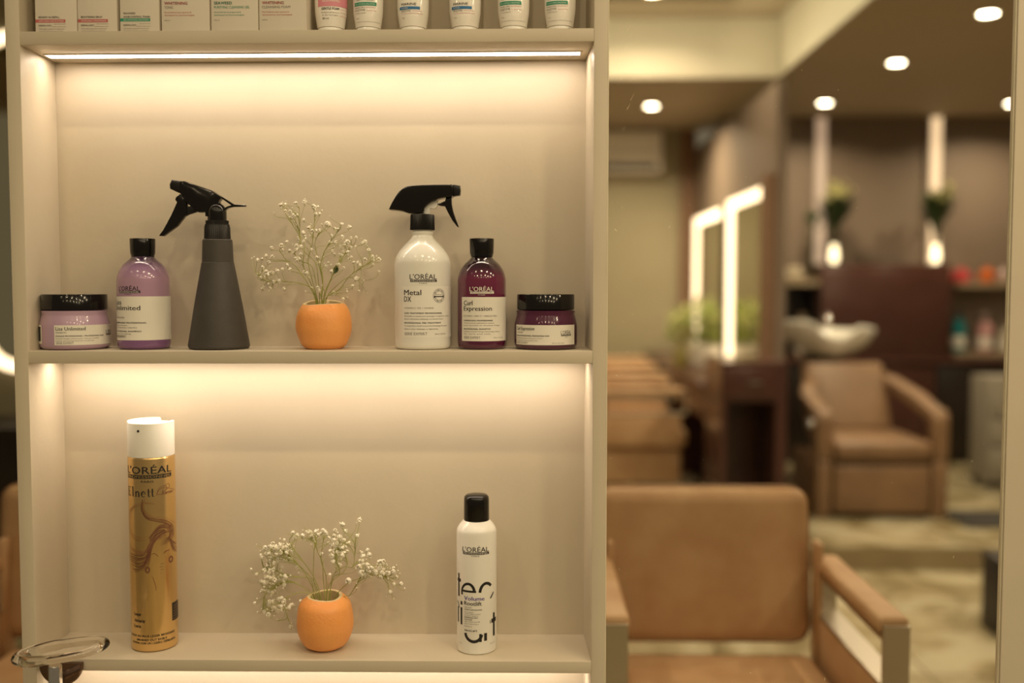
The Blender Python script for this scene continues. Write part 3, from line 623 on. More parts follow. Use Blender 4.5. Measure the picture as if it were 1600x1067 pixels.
# ---- tubes standing on their caps
TUBEW = mat('tube_plastic', (.88, .84, .76), .28, coat=.3, noise_amt=.02); CAPW = mat('tube_cap_plastic', (.90, .88, .82), .3, coat=.3)
def tube_thing(px, label, kind, capw=20.5, flat_cap=True, yy=.045):
    d = FACE + yy; a = at(px, 44, d); k = kk((a.x, yy, ZT + .03))
    t = thing('cream_tube', label, 'tube', (a.x, yy, top_at(0, a.x) + .0003), group='cartons and tubes on the top shelf')
    cr = capw * k
    obj('cap', lathe([(0, 0), (cr * .96, 0), (cr * .99, .001), (cr, 8 * k), (cr * .97, 10 * k), (0, 10 * k)], 56), CAPW, t, angle=50)
    bm = bmesh.new(); seg = 56; H = 128 * k; rings = []
    RX = lambda u: (capw + .6 + 3.2 * min(1, u * 5.5) + 3.2 * u) * k
    RY = lambda u: (capw + .6 + 2 * min(1, u * 5.5)) * k * (1 - u ** 1.6) + .0012 * u
    for i in range(19):
        u = i / 18; rings.append([bm.verts.new((RX(u) * math.cos(2 * PI * j / seg), RY(u) * math.sin(2 * PI * j / seg), 10.4 * k + H * u)) for j in range(seg)])
    for A, Bq in zip(rings, rings[1:]):
        for j in range(seg): bm.faces.new((A[j], A[(j + 1) % seg], Bq[(j + 1) % seg], Bq[j]))
    bm.faces.new(rings[0][::-1])
    bd = obj('body', bm, TUBEW, t, angle=60)
    cr_ = B(-RX(1), RX(1), -.0011, .0011, 10.4 * k + H - .0005, 10.4 * k + H + 9 * k); obj('crimp', cr_, TUBEW, t, smooth=False)
    G = Print(); kind(G, k, capw)
    R0 = (capw + 3.5) * k; G.cut(R0 * math.radians(6))
    for v in G.bm.verts:
        uu = max(0, min(1, (v.co.y - 10.4 * k) / H)); th = math.atan2(CAM.y - t.location.y, CAM.x - t.location.x) + v.co.x / R0; l = .00025 + .00015 * v[G.off]
        v.co = Vector(((RX(uu) + l) * math.cos(th), (RY(uu) + l) * math.sin(th), v.co.y))
    obj('lettering', G.bm, [GREYINK, PINKL, GREENB, BLUEB, LABEL, INK], bd, smooth=False)
    return t
def print_pink(P, k, c):
    P.rect(-22 * k, 41 * k, 34 * k, 60 * k, 1, 1); P.text("GLOWING", -14 * k, 48 * k, 12 * k, 4 * k, 4, 2)
    P.text("GENTLE FOAM", -15 * k, 35.5 * k, 12 * k, 3.8 * k, 5, bold=0.00013); P.text("Professional Skincare", -15 * k, 30.6 * k, 12 * k, 1.9 * k, 0); P.text("for Dermatologists", -14.5 * k, 26.6 * k, 11 * k, 1.9 * k, 0)
    P.text("80 ml", -14 * k, 21 * k, -4 * k, 2.6 * k, 5)
    for i in range(3): P.rect(14 * k, (27 + i * 5) * k, 34 * k, (27.4 + i * 5) * k, 1, 1)
def print_green(P, k, c):
    P.rect(-24 * k, 42 * k, 12 * k, 47.5 * k, 2, 1); P.text("OIL CONTROL SOLUTION", -22 * k, 43.5 * k, 9 * k, 2 * k, 4, 2)
    P.text("SEAWEED", -20 * k, 50 * k, 8 * k, 4 * k, 0); P.text("NIACIN", -22 * k, 38 * k, -6 * k, 2.4 * k, 0); P.text("ENZYME", -22 * k, 33.6 * k, -5 * k, 3 * k, 0)
    P.rect(-5 * k, 39.2 * k, 12 * k, 39.6 * k, 1, 1); P.rect(-3 * k, 34 * k, 12 * k, 34.4 * k, 1, 1)
    P.text("Purifying cleanser", -22 * k, 30 * k, -4 * k, 1.6 * k, 0); P.text("50 ml", -21 * k, 22 * k, -16 * k, 1.8 * k, 0)
    P.ring(0, 0, 0, 0, 0, n=2) if False else P.rect(-24 * k, 17.2 * k, 24 * k, 17.5 * k, 0, 1)
def print_blue(P, k, c):
    P.text("MARINE", -19 * k, 42 * k, 4 * k, 3.6 * k, 5, bold=0.00007); P.rect(-23 * k, 35.5 * k, 10 * k, 40 * k, 3, 1); P.text("HYDRA", -19 * k, 36.7 * k, -8 * k, 1.9 * k, 4, 2)
    P.text("ENZYME", -19 * k, 31.6 * k, -4 * k, 3 * k, 0); P.rect(-2 * k, 33 * k, 14 * k, 33.4 * k, 1, 1); P.rect(-20 * k, 29 * k, 16 * k, 29.4 * k, 1, 1); P.text("50 ml", -19 * k, 22 * k, -14 * k, 1.8 * k, 0)
tube_thing(517.3, 'white tube with a pink band, standing on its cap next to the cartons', print_pink, 20.4)
tube_thing(575.5, 'white tube with a green band, second tube from the cartons', print_green, 18.8)
tube_thing(645.5, 'white tube with a blue band and glossy streaks, nearer the cartons of the two blue', print_blue, 20)
tube_thing(726.7, 'white tube with a blue band, between another blue tube and a green one', print_blue, 20)
tube_thing(802.5, 'white tube with a green band, second tube from the right shelf end', print_green, 20)
tb = tube_thing(875, 'white tube with a green band and bar code on its cap, rightmost of the tubes', print_green, 19.8)
G = Print()
for i in range(6): G.rect((14 + i * 1.0) * .00105, .002, (14.5 + i * 1.0) * .00105, .0075, 0, 1)
G.wrap('bar_code', [INK], tb, 19.8 * .00105)

# ================================================================ ORANGE VASES AND GYPSOPHILA
ORANGE = mat('orange_peel', (.93, .42, .13), .42, noise_amt=.15, nscale=14, bump=.6, bscale=230, col2=(.88, .36, .10), sss=.12)
PITH = mat('cream_rim', (.78, .62, .36), .6, noise_amt=.15, nscale=60)
def vase(px, yb, rpx, rim, hpx, base, label, zb, yy, squash=.08):
    p, k = place(px, zb, yy)
    t = thing('orange_vase', label, 'vase', p)
    prof = smooth_prof([(base * k * .92, 0), (base * 1.03 * k, .9 * k), ((base * .30 + rpx * .61) * k, .09 * hpx * k), (rpx * .90 * k, .22 * hpx * k), (rpx * .985 * k, .38 * hpx * k), (rpx * k, .52 * hpx * k), (rpx * .965 * k, .72 * hpx * k), (rpx * .87 * k, .88 * hpx * k), (rim * k, hpx * k)], 6)
    bm = lathe([(0, 0)] + prof, 72)
    for v in bm.verts:
        n = noise.noise(v.co * 25 + Vector((px, 0, 0))); f = 1 + .025 * n * min(1, v.co.z / .01) * (1 if v.co.z < hpx * k * .9 else .3); v.co.x *= f; v.co.y *= f
        v.co.z += (.0012 * math.sin(math.atan2(v.co.y, v.co.x) * 2 + px) + v.co.y * squash) * (v.co.z / (hpx * k)) ** 3
    obj('shell', bm, ORANGE, t, angle=80)
    bm = lathe([((rim + .3) * k, (hpx - .2) * k), ((rim - 1) * k, (hpx + .5) * k), ((rim - 4.6) * k, (hpx - .3) * k), ((rim - 3) * k, (hpx - 9) * k), (rpx * .8 * k, hpx * .55 * k), (rpx * .6 * k, hpx * .2 * k), (0, hpx * .14 * k)], 72)
    for v in bm.verts: v.co.z += (.0012 * math.sin(math.atan2(v.co.y, v.co.x) * 2 + px) + v.co.y * squash) * (max(0, v.co.z) / (hpx * k)) ** 3
    obj('rim', bm, PITH, t, angle=80, label='cream coloured cut rim and hollow')
    return t, p, k
STEM = mat('green_stem', (.38, .40, .09), .55, noise_amt=.3, nscale=40); PETAL = mat('white_blossom', (.92, .88, .76), .7, noise_amt=.12, nscale=300, col2=(.80, .74, .58))
LEAFM = mat('dark_green_leaf', (.035, .06, .015), .5)
def petal_mesh(seed, R=.0036):
    rr = random.Random(seed); bm = bmesh.new()
    for i in range(13):
        d = Vector((rr.gauss(0, 1), rr.gauss(0, 1), rr.gauss(0, 1) + .4)).normalized()
        q = d.to_track_quat('Z', 'Y').to_matrix().to_4x4()
        M = Matrix.Translation(d * R * .62) @ q @ Matrix.Rotation(rr.uniform(-.7, .7), 4, 'X') @ Matrix.Diagonal((R * .62, R * .5, R * .20, 1))
        bmesh.ops.create_icosphere(bm, subdivisions=1, radius=1, matrix=M)
    tube(bm, [(0, 0, -R * 1.3), (0, 0, 0)], R * .18, 5)
    return bm
def bouquet(v, label, sc, ox, oy, stems, blooms, seed, yspread=.032, leaf=None):
    tvase, p, k = v; rr = random.Random(seed)
    t = thing('gypsophila_bouquet', label, 'flowers', (p.x, p.y, p.z + .012))
    O = Vector((p.x, p.y, p.z + .012))
    def W(a, b, dy=0):
        q = at(ox + a / sc, oy + b / sc, FACE + p.y + dy); return q - O
    blooms = list(blooms); n_ = len(blooms)       # tiny unopened buds between the open flowers
    for q in range(int(n_ * .7)):
        a, b, s_ = blooms[rr.randrange(n_)]; blooms.append((a + rr.gauss(0, 26), b + rr.gauss(0, 26), rr.uniform(.28, .5)))
    S = []
    for i, st in enumerate(stems):
        n = len(st); dy1 = rr.uniform(-yspread, yspread); pts = []
        root = W(*st[0]); root.y = max(-.02, min(.02, dy1 * .3)); low = Vector((root.x * .35 + rr.uniform(-.004, .004), -root.y * .4, .006))
        pts.append(low)
        for j, (a, b) in enumerate(st): pts.append(W(a, b, dy1 * (j / (n - 1)) * 1.0 + (root.y if j == 0 else 0)))
        pts = [Vector(q) for q in smooth_prof([tuple(q) for q in pts], 6)]
        S.append(pts)
    bms = [bmesh.new() for _ in S]
    for bm, pts in zip(bms, S): tube(bm, pts, .00075, 6, .0004)
    protos = [bpy.data.meshes.new('blossom') for _ in range(4)]
    for i, me in enumerate(protos):
        b = petal_mesh(seed * 10 + i); b.to_mesh(me); b.free(); me.materials.append(PETAL)
        me.polygons.foreach_set('use_smooth', [True] * len(me.polygons))
    items = []
    for (a, b, s_) in blooms:
        dy = rr.uniform(-yspread, yspread); P = W(a, b, dy); best = None
        for si, pts in enumerate(S):
            for j in range(8, len(pts)):
                q = pts[j]; dist = (P - q).length + (0.02 if q.z > P.z - .002 else 0)
                if best is None or dist < best[0]: best = (dist, si, j)
        si, j = best[1], max(7, best[2] - rr.randint(1, 4)); q = S[si][j]
        tang = (S[si][min(j + 1, len(S[si]) - 1)] - S[si][j - 1]).normalized() * (P - q).length * .45
        m1 = q + tang; m2 = P - Vector((0, 0, .3 * (P - q).length)); pts = []
        for u in [x / 6 for x in range(7)]:
            pts.append(q * (1 - u) ** 3 + m1 * 3 * u * (1 - u) ** 2 + m2 * 3 * u * u * (1 - u) + P * u ** 3)
        tube(bms[si], pts, .00036, 5, .00026); items.append((P, s_))
    for bm in bms: obj('stem', bm, STEM, t, angle=80)
    items.sort(key=lambda x: -x[1]); rest = bmesh.new()
    for i, (P, s_) in enumerate(items):
        me = protos[i % 4]; M = Matrix.Translation(P) @ Matrix.Rotation(rr.uniform(0, 6), 4, 'Z') @ Matrix.Rotation(rr.uniform(-.5, .5), 4, 'X') @ Matrix.Scale(s_, 4)
        if i < 100:
            o = bpy.data.objects.new('blossom', me); COL.objects.link(o); o.parent = t; o.matrix_local = M
        else:
            n0 = len(rest.verts); rest.from_mesh(me); rest.verts.ensure_lookup_table()
            for vtx in rest.verts[n0:]: vtx.co = M @ vtx.co
    if len(items) > 100: o = obj('blossoms', rest, PETAL, t); o['kind'] = 'stuff'
    else: rest.free()
    if leaf:
        q = W(*leaf); bm = bmesh.new(); n = 9; rows = []
        for i in range(n):
            u = i / (n - 1); wd = .0045 * math.sin(PI * (u * .92 + .06)); c = q + Vector((.002 * u, -.004 + .003 * math.sin(u * 3), (u - .5) * .013))
            rows.append([bm.verts.new(c + Vector((x * wd, .0015 * (1 - abs(x)), 0))) for x in (-1, 0, 1)])
        for A, Bq in zip(rows, rows[1:]):
            for j in range(2): bm.faces.new((A[j], A[j + 1], Bq[j + 1], Bq[j]))
        obj('leaf', bm, LEAFM, t)
v1 = vase(506.5, 0, 43.4, 31.5, 71.5, 28, 'orange round vase with cut cream rim on the middle shelf', ZM, .062, .10)
v2 = vase(508.5, 0, 43.6, 27, 82, 22, 'orange round vase with cut cream rim on the bottom shelf', ZB, .058, .05)
b1 = [(203,87),(231,83),(295,75),(352,67),(412,95),(437,95),(228,121),(259,127),(265,165),(277,148),(303,148),(348,180),(424,140),(450,140),(497,205),(515,212),(545,235),(563,240),(592,208),(640,229),(343,262),(378,232),(402,250),(427,247),(448,246),(355,285),(312,320),(330,350),(397,370),(525,280),(592,287),(553,322),(620,330),(648,355),(680,350),(648,292),(684,292),(580,350),(533,380),(517,325),(240,322),(205,345),(210,372),(258,378),(141,360),(104,410),(145,417),(80,433),(50,437),(83,483),(122,452),(178,508),(210,495),(240,470),(258,497),(50,540),(70,550),(105,515),(130,520),(145,520),(87,610),(82,625),(130,618),(190,570),(155,578),(219,620),(300,370),(300,430),(315,435),(330,400),(350,515),(367,520),(430,418),(440,455),(490,478),(505,455),(525,510),(600,385),(590,410),(545,400),(630,388),(625,405),(640,430),(653,420),(668,455),(690,456),(708,470),(717,495),(741,432),(785,420),(790,440),(790,463),(828,435),(830,512),(763,372),(740,322),(722,328),(563,470),(573,465),(602,490),(683,558),(698,556),(540,645),(622,640),(600,685),(660,605),(700,636),(445,630),(437,615),(398,615),(487,215),(507,203),(612,335),(628,322),(310,310),(345,320),(360,300),(385,225),(98,545),(115,530),(540,655),(300,345),(318,362)]
rr = random.Random(2)
big1 = {(352,67),(203,87),(497,205),(412,95),(620,330),(612,335),(628,322),(300,430),(315,435),(205,345),(105,515),(640,229),(683,558),(740,322),(828,435),(785,420)}
bouquet(v1, 'sparse bouquet of small white gypsophila in the middle shelf vase', 4.104, 390, 300,
    [[(435,712),(390,580),(345,470),(350,330),(300,250),(240,150),(215,95)],[(440,712),(400,560),(375,440),(400,340),(415,200),(412,100)],[(460,700),(470,560),(455,480),(480,380),(540,290),(590,215)],
     [(470,695),(520,560),(580,450),(610,400),(650,350)],[(480,700),(580,620),(640,540),(740,470),(790,440)],[(430,710),(400,620),(300,580),(200,575),(110,570),(60,540)],
     [(425,705),(380,600),(300,480),(230,430),(190,370)],[(450,700),(440,560),(420,450),(350,380),(325,300),(318,90)],[(490,695),(560,600),(630,550),(690,560)],
     [(465,700),(430,600),(400,480),(330,440),(290,400)],[(475,700),(530,540),(550,480)],[(460,705),(470,600),(440,440),(420,330),(450,250)]],
    [(a, b, (1.35 if (a, b) in big1 else rr.uniform(.75, 1.12))) for a, b in b1], 11, leaf=(550, 497))
rr = random.Random(8); b2 = [(690,87,1.3),(807,57,1.3),(715,133,1.2),(790,165,1),(553,127,1.1),(640,127,1.1),(862,265,1.2),(875,300,1.5),(1020,555,1.2),(1095,500,1.3),(325,333,1.7),(378,383,1.3),(730,480,1.7),(738,212,.9),(667,175,1.5),(175,300,1.6),(220,262,1.5),(950,350,1.6),(970,345,1.5),(920,420,1.4),(1045,390,.9),(1045,420,1.1),(1047,500,1),(1065,450,1),(80,632,.8),(330,795,1.1),(55,398,.7),(93,433,1.1),(145,690,1),(175,712,1.3),(400,618,1),(600,435,.9),(545,290,1)]
for cx, cy, rx, ry, n in ((235, 250, 90, 62, 40), (200, 330, 70, 90, 26), (420, 160, 90, 26, 15), (170, 510, 45, 80, 20), (230, 460, 70, 60, 12), (250, 640, 80, 45, 24), (300, 480, 30, 25, 5), (650, 300, 70, 75, 34), (690, 240, 40, 45, 10), (870, 400, 70, 52, 32), (990, 420, 50, 40, 14), (830, 310, 30, 30, 6), (540, 150, 40, 25, 6), (640, 185, 45, 22, 8)):
    for _ in range(n):
        a, r = rr.uniform(0, 2 * PI), rr.random() ** .6; b2.append((cx + rx * r * 1.15 * math.cos(a), cy + ry * r * 1.15 * math.sin(a), rr.uniform(.7, 1.25)))
bouquet(v2, 'full drooping bouquet of white gypsophila in the bottom shelf vase', 4.444, 380, 800,
    [[(545,655),(500,560),(430,430),(350,330),(260,260),(190,220)],[(550,650),(520,520),(470,420),(400,320),(320,200),(380,140)],[(495,620),(470,470),(380,450),(280,430),(200,400),(140,410)],
     [(495,625),(440,560),(350,570),(290,620),(300,700),(330,780)],[(500,620),(470,560),(330,480),(230,520),(150,580),(135,680)],[(570,640),(555,450),(550,350),(510,260),(500,170),(420,105)],
     [(580,640),(575,450),(540,330),(560,180)],[(590,640),(625,460),(670,420),(640,300),(690,230)],[(600,620),(620,450),(700,380),(765,370),(780,160)],
     [(640,600),(720,500),(810,460),(900,430),(1000,450)],[(690,605),(740,575),(810,460),(870,380),(960,370)],[(575,650),(600,500),(700,410),(720,330),(640,200)],[(540,655),(490,480),(490,300),(480,200),(300,150)],[(545,650),(500,500),(440,420),(330,330),(200,310)]],
    b2, 23)

# ================================================================ CLEAR RING HOLDER (lower left, in front of the stile)
GLASSM = mat('clear_acrylic', (1, .98, .95), .06, trans=1, ior=1.45)
def holder():
    d = FACE - .075; c = at(96, 1017, d)
    t = thing('ring_holder', 'clear acrylic oval ring holder on a chrome stem at the lower left of the shelf', 'holder', (c.x, c.y, c.z))
    k = kk(c); P = lambda px, py, dd=0: at(px, py, d + dd) - c
    loop = []
    for i in range(48):
        a = 2 * PI * i / 48; ca, sa = math.cos(a), math.sin(a)
        x = 65 * k * (abs(ca) ** .85) * (1 if ca > 0 else -1); y = 33 * k * sa; z = x * .15 + y * .05
        loop.append(Vector((x, y * .95, z)))
    bm = bmesh.new(); seg = 14; rings = []
    for i, p in enumerate(loop):
        dd = (loop[(i + 1) % 48] - loop[i - 1]).normalized(); a = dd.cross(Vector((0, 0, 1))).normalized(); b = dd.cross(a)
        r = 7.4 * k * (1.2 if p.x < -20 * k else 1)
        rings.append([bm.verts.new(p + a * r * 1.3 * math.cos(2 * PI * j / seg) + b * r * .95 * math.sin(2 * PI * j / seg)) for j in range(seg)])
    for i in range(48):
        A, Bq = rings[i], rings[(i + 1) % 48]
        for j in range(seg): bm.faces.new((A[j], A[(j + 1) % seg], Bq[(j + 1) % seg], Bq[j]))
    obj('ring', bm, GLASSM, t, angle=80)
    q = P(90, 1042)
    obj('stem', lathe([(0, -.09), (10 * k, -.09), (10 * k, q.z + 4 * k), (9 * k, q.z + 6 * k), (0, q.z + 6 * k)], 40, c=(q.x, -.008)), CHROME, t, label='chrome stem')
    # round plate on the stile with short arm
    pl = at(97, 1036, FACE) - c; DC = mat('dark_chrome', (.20, .13, .10), .12, 1)
    b = lathe([(0, 0), (35.5 * k, 0), (36.5 * k, .001), (36 * k, .005), (34 * k, .007), (0, .0075)], 64)
    bmesh.ops.bisect_plane(b, geom=b.verts[:] + b.edges[:] + b.faces[:], plane_co=(0, 3 * k, 0), plane_no=(0, 1, 0), clear_outer=True); bmesh.ops.holes_fill(b, edges=b.edges[:])
    bmesh.ops.transform(b, matrix=Matrix.Translation((pl.x, pl.y + .0 - .0005, pl.z)) @ Matrix.Rotation(PI / 2, 4, 'X'), verts=b.verts)
    obj('mounting_plate', b, DC, t, label='dark mirror-like half-round plate')
    b = bmesh.new(); tube(b, [(pl.x, pl.y - .007, pl.z - .02), (q.x, -.008, -.07)], .008, 20); obj('arm', b, CHROME, t)
holder()

# ================================================================ THE SALON BEYOND THE GLASS
def D(d): return d - FACE            # distance from camera -> world y
CEIL = 2.85; TRAY = 3.25
WALLM = mat('mauve_wall_paint', (.21, .16, .122), .6, noise_amt=.06, nscale=2)
OLIVE = mat('olive_wall_paint', (.36, .32, .21), .6, noise_amt=.06, nscale=2)
CEILM = mat('ceiling_paint', (.42, .35, .25), .7, noise_amt=.05, nscale=1)
TRAYM = mat('tray_paint', (.62, .57, .45), .6, noise_amt=.04, nscale=1)
# marble floor
FL = bpy.data.materials.new('marble_tile'); FL.use_nodes = True; nt = FL.node_tree; b = nt.nodes['Principled BSDF']; b.inputs['Roughness'].default_value = .22
tc = nt.nodes.new('ShaderNodeTexCoord'); n1 = nt.nodes.new('ShaderNodeTexNoise'); n1.inputs['Scale'].default_value = 1.7; n1.inputs['Detail'].default_value = 6; n1.inputs['Distortion'].default_value = 2.2
r1 = nt.nodes.new('ShaderNodeValToRGB'); e = r1.color_ramp.elements; e[0].position = .38; e[0].color = (.24, .19, .10, 1); e[1].position = .60; e[1].color = (.52, .47, .33, 1); x_ = e.new(.5); x_.color = (.40, .34, .21, 1)
br = nt.nodes.new('ShaderNodeTexBrick'); br.inputs['Scale'].default_value = 1; br.offset = 0; br.inputs['Brick Width'].default_value = .8; br.inputs['Row Height'].default_value = .8; br.inputs['Mortar Size'].default_value = .006
br.inputs['Color1'].default_value = (1, 1, 1, 1); br.inputs['Color2'].default_value = (.8, .8, .78, 1); br.inputs['Mortar'].default_value = (.4, .36, .3, 1)
mx = nt.nodes.new('ShaderNodeMixRGB'); mx.blend_type = 'MULTIPLY'; mx.inputs[0].default_value = 1
nt.links.new(tc.outputs['Object'], n1.inputs['Vector']); nt.links.new(tc.outputs['Object'], br.inputs['Vector']); nt.links.new(n1.outputs[0], r1.inputs[0]); nt.links.new(r1.outputs[0], mx.inputs[1]); nt.links.new(br.outputs[0], mx.inputs[2]); nt.links.new(mx.outputs[0], b.inputs['Base Color'])
XL, XR = -6.0, 5.2; YF = 9.2
STEP = D(5.45)
struct('floor', box(B(XL, XR, -6, STEP, FLOOR - .1, FLOOR), XL, XR, STEP, D(YF), FLOOR - .1, 0), FL)
TANM = mat('step_riser_stone', (.33, .26, .15), .35, noise_amt=.2, nscale=3)
struct('trim_1', B(XL, XR, STEP - .006, STEP - .0005, FLOOR + .001, -.012), TANM)
struct('ceiling', box(box(box(B(1.69, XR, D(1.8), D(YF), CEIL, CEIL + .3), XL, 1.689, D(6.9), D(YF), CEIL, CEIL + .3), XL, 1.689, D(1.8), D(6.9), TRAY, TRAY + .1), XL, 1.689, D(1.8), D(2.2), CEIL, TRAY - .001), CEILM)
struct('trim_2', box(B(1.675, 1.689, D(2.2), D(6.89), CEIL, TRAY), XL, 1.674, D(6.885), D(6.899), CEIL, TRAY), TRAYM)
struct('wall_back', box(B(XL, 1.5, D(YF), D(YF) + .1, 0, TRAY), XL, XL + .01, D(YF) - .01, D(YF), 0, CEIL), OLIVE)
struct('wall_right', B(XR, XR + .1, D(1.8), D(YF), FLOOR, TRAY), WALLM)
struct('wall_left', B(XL - .1, XL, D(1.8), D(YF), FLOOR, TRAY), OLIVE)
struct('wall_partition', B(1.5, 1.56, D(6.15), D(YF), 0, 2.68), WALLM)
struct('wall_front', B(1.6, XR, D(8.5), D(8.5) + .1, 0, CEIL), WALLM)
POST = mat('brown_post', (.24, .14, .085), .5, noise_amt=.1)
struct('trim_3', B(1.44, 1.499, D(6.16), D(6.33), 0, 2.12), POST)
struct('trim_4', B(1.36, 1.499, D(YF) - .06, D(YF) - .001, 0, CEIL), POST)
# pilasters with LED wall coves
LEDW = mat('wall_led', (.25, .22, .2), .5, emit=(1, .66, .42), estr=.45); LEDW2 = mat('wall_led_bright', (.25, .22, .2), .5, emit=(1, .68, .38), estr=1.1)
def wallled(px, m, label, wd=.085):
    a = at(px, 300, 8.48)
    t = thing('wall_light_strip', label, 'wall light', (a.x, D(8.5) - .001, 1.62))
    hs = obj('housing', B(-wd / 2 - .03, wd / 2 + .03, -.03, 0, 0, 1.225), WALLM, t, smooth=False); obj('diffuser', B(-wd / 2, wd / 2, -.034, -.0301, 0.0, 1.22), m, t, smooth=False)
    return a
wallled(1281, LEDW, 'tall vertical wall light strip behind the pair of vases, left of the two')
wallled(1460, LEDW2, 'tall vertical wall light strip behind the right green plant')

# downlights
LENS = mat('downlight_lens', (1, 1, 1), .4, emit=(1, .86, .62), estr=30); RING = mat('downlight_ring', (.6, .55, .45), .4)
dl = None
def downlight(X, d, z, p, label):
    t = thing('ceiling_downlight', label, 'ceiling light', (X, D(d), z), group='round ceiling downlights')
    obj('trim_ring', lathe([(.047, -.001), (.062, -.001), (.064, -.006), (.050, -.009), (.047, -.001)], 32), RING, t)
    obj('lens', lathe([(0, -.004), (.046, -.004), (.046, -.002), (0, -.002)], 32), LENS, t)
    a = area('downlight_lamp', (X, D(d), z - .012), .085, p, col=(1, .80, .52), spread=2.6)
def dpos(px, py, z):
    r = ray(px, py); s = (z - CAM.z) / r.z; q = CAM + r * s; return q.x, q.y + FACE
for (px, py, p, lb) in ((1289, 160, 16, 'round ceiling light above the left vase'), (1401, 97, 18, 'round ceiling light halfway between the two nearer the glass edge and the far one'), (1544, 20, 20, 'nearest round ceiling light, upper right'),
                        (1581, 161, 16, 'far round ceiling light cut by the right panel'), (1018, 165, 34, 'round ceiling light above the air conditioner')):
    X, d = dpos(px, py, CEIL); downlight(X, d, CEIL, p, lb)
X, d = dpos(3, 171, CEIL); downlight(X, d, CEIL, 14, 'far round ceiling light left of the shelf')
X, d = dpos(-3, 28, TRAY); downlight(X, d, TRAY, 12, 'nearer round ceiling light left of the shelf, at the picture edge')
for X, d, p in ((2.4, 3.6, 16), (3.9, 5.2, 12), (3.6, 3.4, 12)): downlight(X, d, CEIL, p, 'unseen round ceiling light above the glass')
for X, d, p in ((.75, 6.3, 16), (.4, 3.2, 13), (-1.2, 3.2, 12), (.3, 5.0, 10), (-1.6, 5.2, 10)): downlight(X, d, TRAY, p, 'unseen round ceiling light above the glass')  # the first is an added, unseen light that brightens the planter's front
# cove light washing the tray edges
area('cove_lamp', (-1.5, D(6.4), CEIL + .10), 6, 13, col=(1, .86, .55), rot=(PI / 2, 0, 0), shape='RECTANGLE', sy=.05)
area('cove_lamp', (1.25, D(4.6), CEIL + .10), .05, 11, col=(1, .86, .55), rot=(0, PI / 2 * -1, 0), shape='RECTANGLE', sy=4)

# ---- air conditioner
a = at(945, 203, 8.98); b_ = at(1035, 268, 8.98)
t = thing('air_conditioner', 'white wall-mounted air conditioner high on the far olive wall', 'air conditioner', (a.x - .1, D(YF), b_.z))
wd = b_.x - a.x + .1; hh = a.z - b_.z; ACM = mat('ac_plastic', (.88, .86, .80), .4)
obj('body', B(0, wd, -.22, -.001, 0, hh, .025, 3), ACM, t); obj('louver', B(.04, wd - .04, -.226, -.2201, .02, .07), DARK, t, smooth=False); obj('front_seam', B(.02, wd - .02, -.2225, -.2201, hh * .45, hh * .45 + .006), DARK, t, smooth=False)

# ---- LED-framed mirrors on the partition wall
MIR = mat('mirror_glass', (.62, .60, .48), .02, 1)
LEDF = mat('mirror_led', (1, .9, .75), .5, emit=(1, .76, .48), estr=2.8)
def led_mirror(d0, d1, z0, z1, label):
    xs = 1.462; t = thing('lit_mirror', label, 'mirror', (xs, D((d0 + d1) / 2), z0), group='lit mirrors of the styling desk')
    L = (d1 - d0) / 2; H = z1 - z0; wv = .17
    obj('mirror_glass', B(0, .015, -L, L, 0, H), MIR, t, smooth=False)
    bm = bmesh.new()
    # LED band on left (far) side, top and bottom edges, set on the glass
    box(bm, -.008, -.0005, L - wv, L, 0, H); box(bm, -.008, -.0005, -L, L - wv - .0005, H - .07, H)
    obj('led_frame', bm, LEDF, t, smooth=False, label='glowing warm white border')
    obj('backing', B(.0155, .036, -L + .02, L - .02, .02, H - .02), DARK, t, smooth=False)
zt2 = .098 * 6.35 + 1.43
led_mirror(6.35, 7.45, .90, 2.06, 'lit mirror nearer the glass, above the maroon cabinet')
led_mirror(7.75, 8.95, .90, 2.03, 'lit mirror farther back on the partition wall, behind the green plant')

# ---- styling desk with end cabinet
t = thing('styling_desk', 'long dark maroon styling desk along the mirror wall', 'desk', (1.2, D(7.4), 0))
obj('worktop', B(-.17, .255, -1.38, 1.75, .80, .84, .004), MAROON, t); obj('front_board', B(-.15, -.13, -1.38, 1.75, .62, .80), MAROON, t, smooth=False)
for yy in (-1.3, .2, 1.7): obj('side_panel', B(-.128, .255, yy, yy + .03, 0, .7995), MAROON, t, smooth=False)
xa, xb = at(1140, 600, 5.25).x, at(1247, 600, 5.25).x; zt = at(1190, 571, 5.25).z
t = thing('side_cabinet', 'maroon end cabinet with an open dark bay at the near end of the mirror wall', 'cabinet', ((xa + xb) / 2, D(5.6), -.0))
W2 = (xb - xa) / 2; ys = -.13
obj('carcass', box(box(box(B(-W2, W2, ys, .38, zt - .22, zt - .0), -W2, -W2 + .03, ys, .38, 0, zt - .221), W2 - .06, W2, ys, .38, 0, zt - .221), -W2 + .031, W2 - .061, .33, .36, 0, zt - .221), MAROON, t, smooth=False)
dr = obj('drawer', B(-W2 + .01, W2 - .07, ys - .018, ys - .0005, zt - .2, zt - .02, .003), MAROON, t); obj('handle', B(-.04, .03, ys - .03, ys - .0182, zt - .115, zt - .105), CHROME, dr, smooth=False)
obj('inner_shelf', B(-W2 + .031, W2 - .061, ys + .03, .329, .08, .10), DARKREC, t, smooth=False)

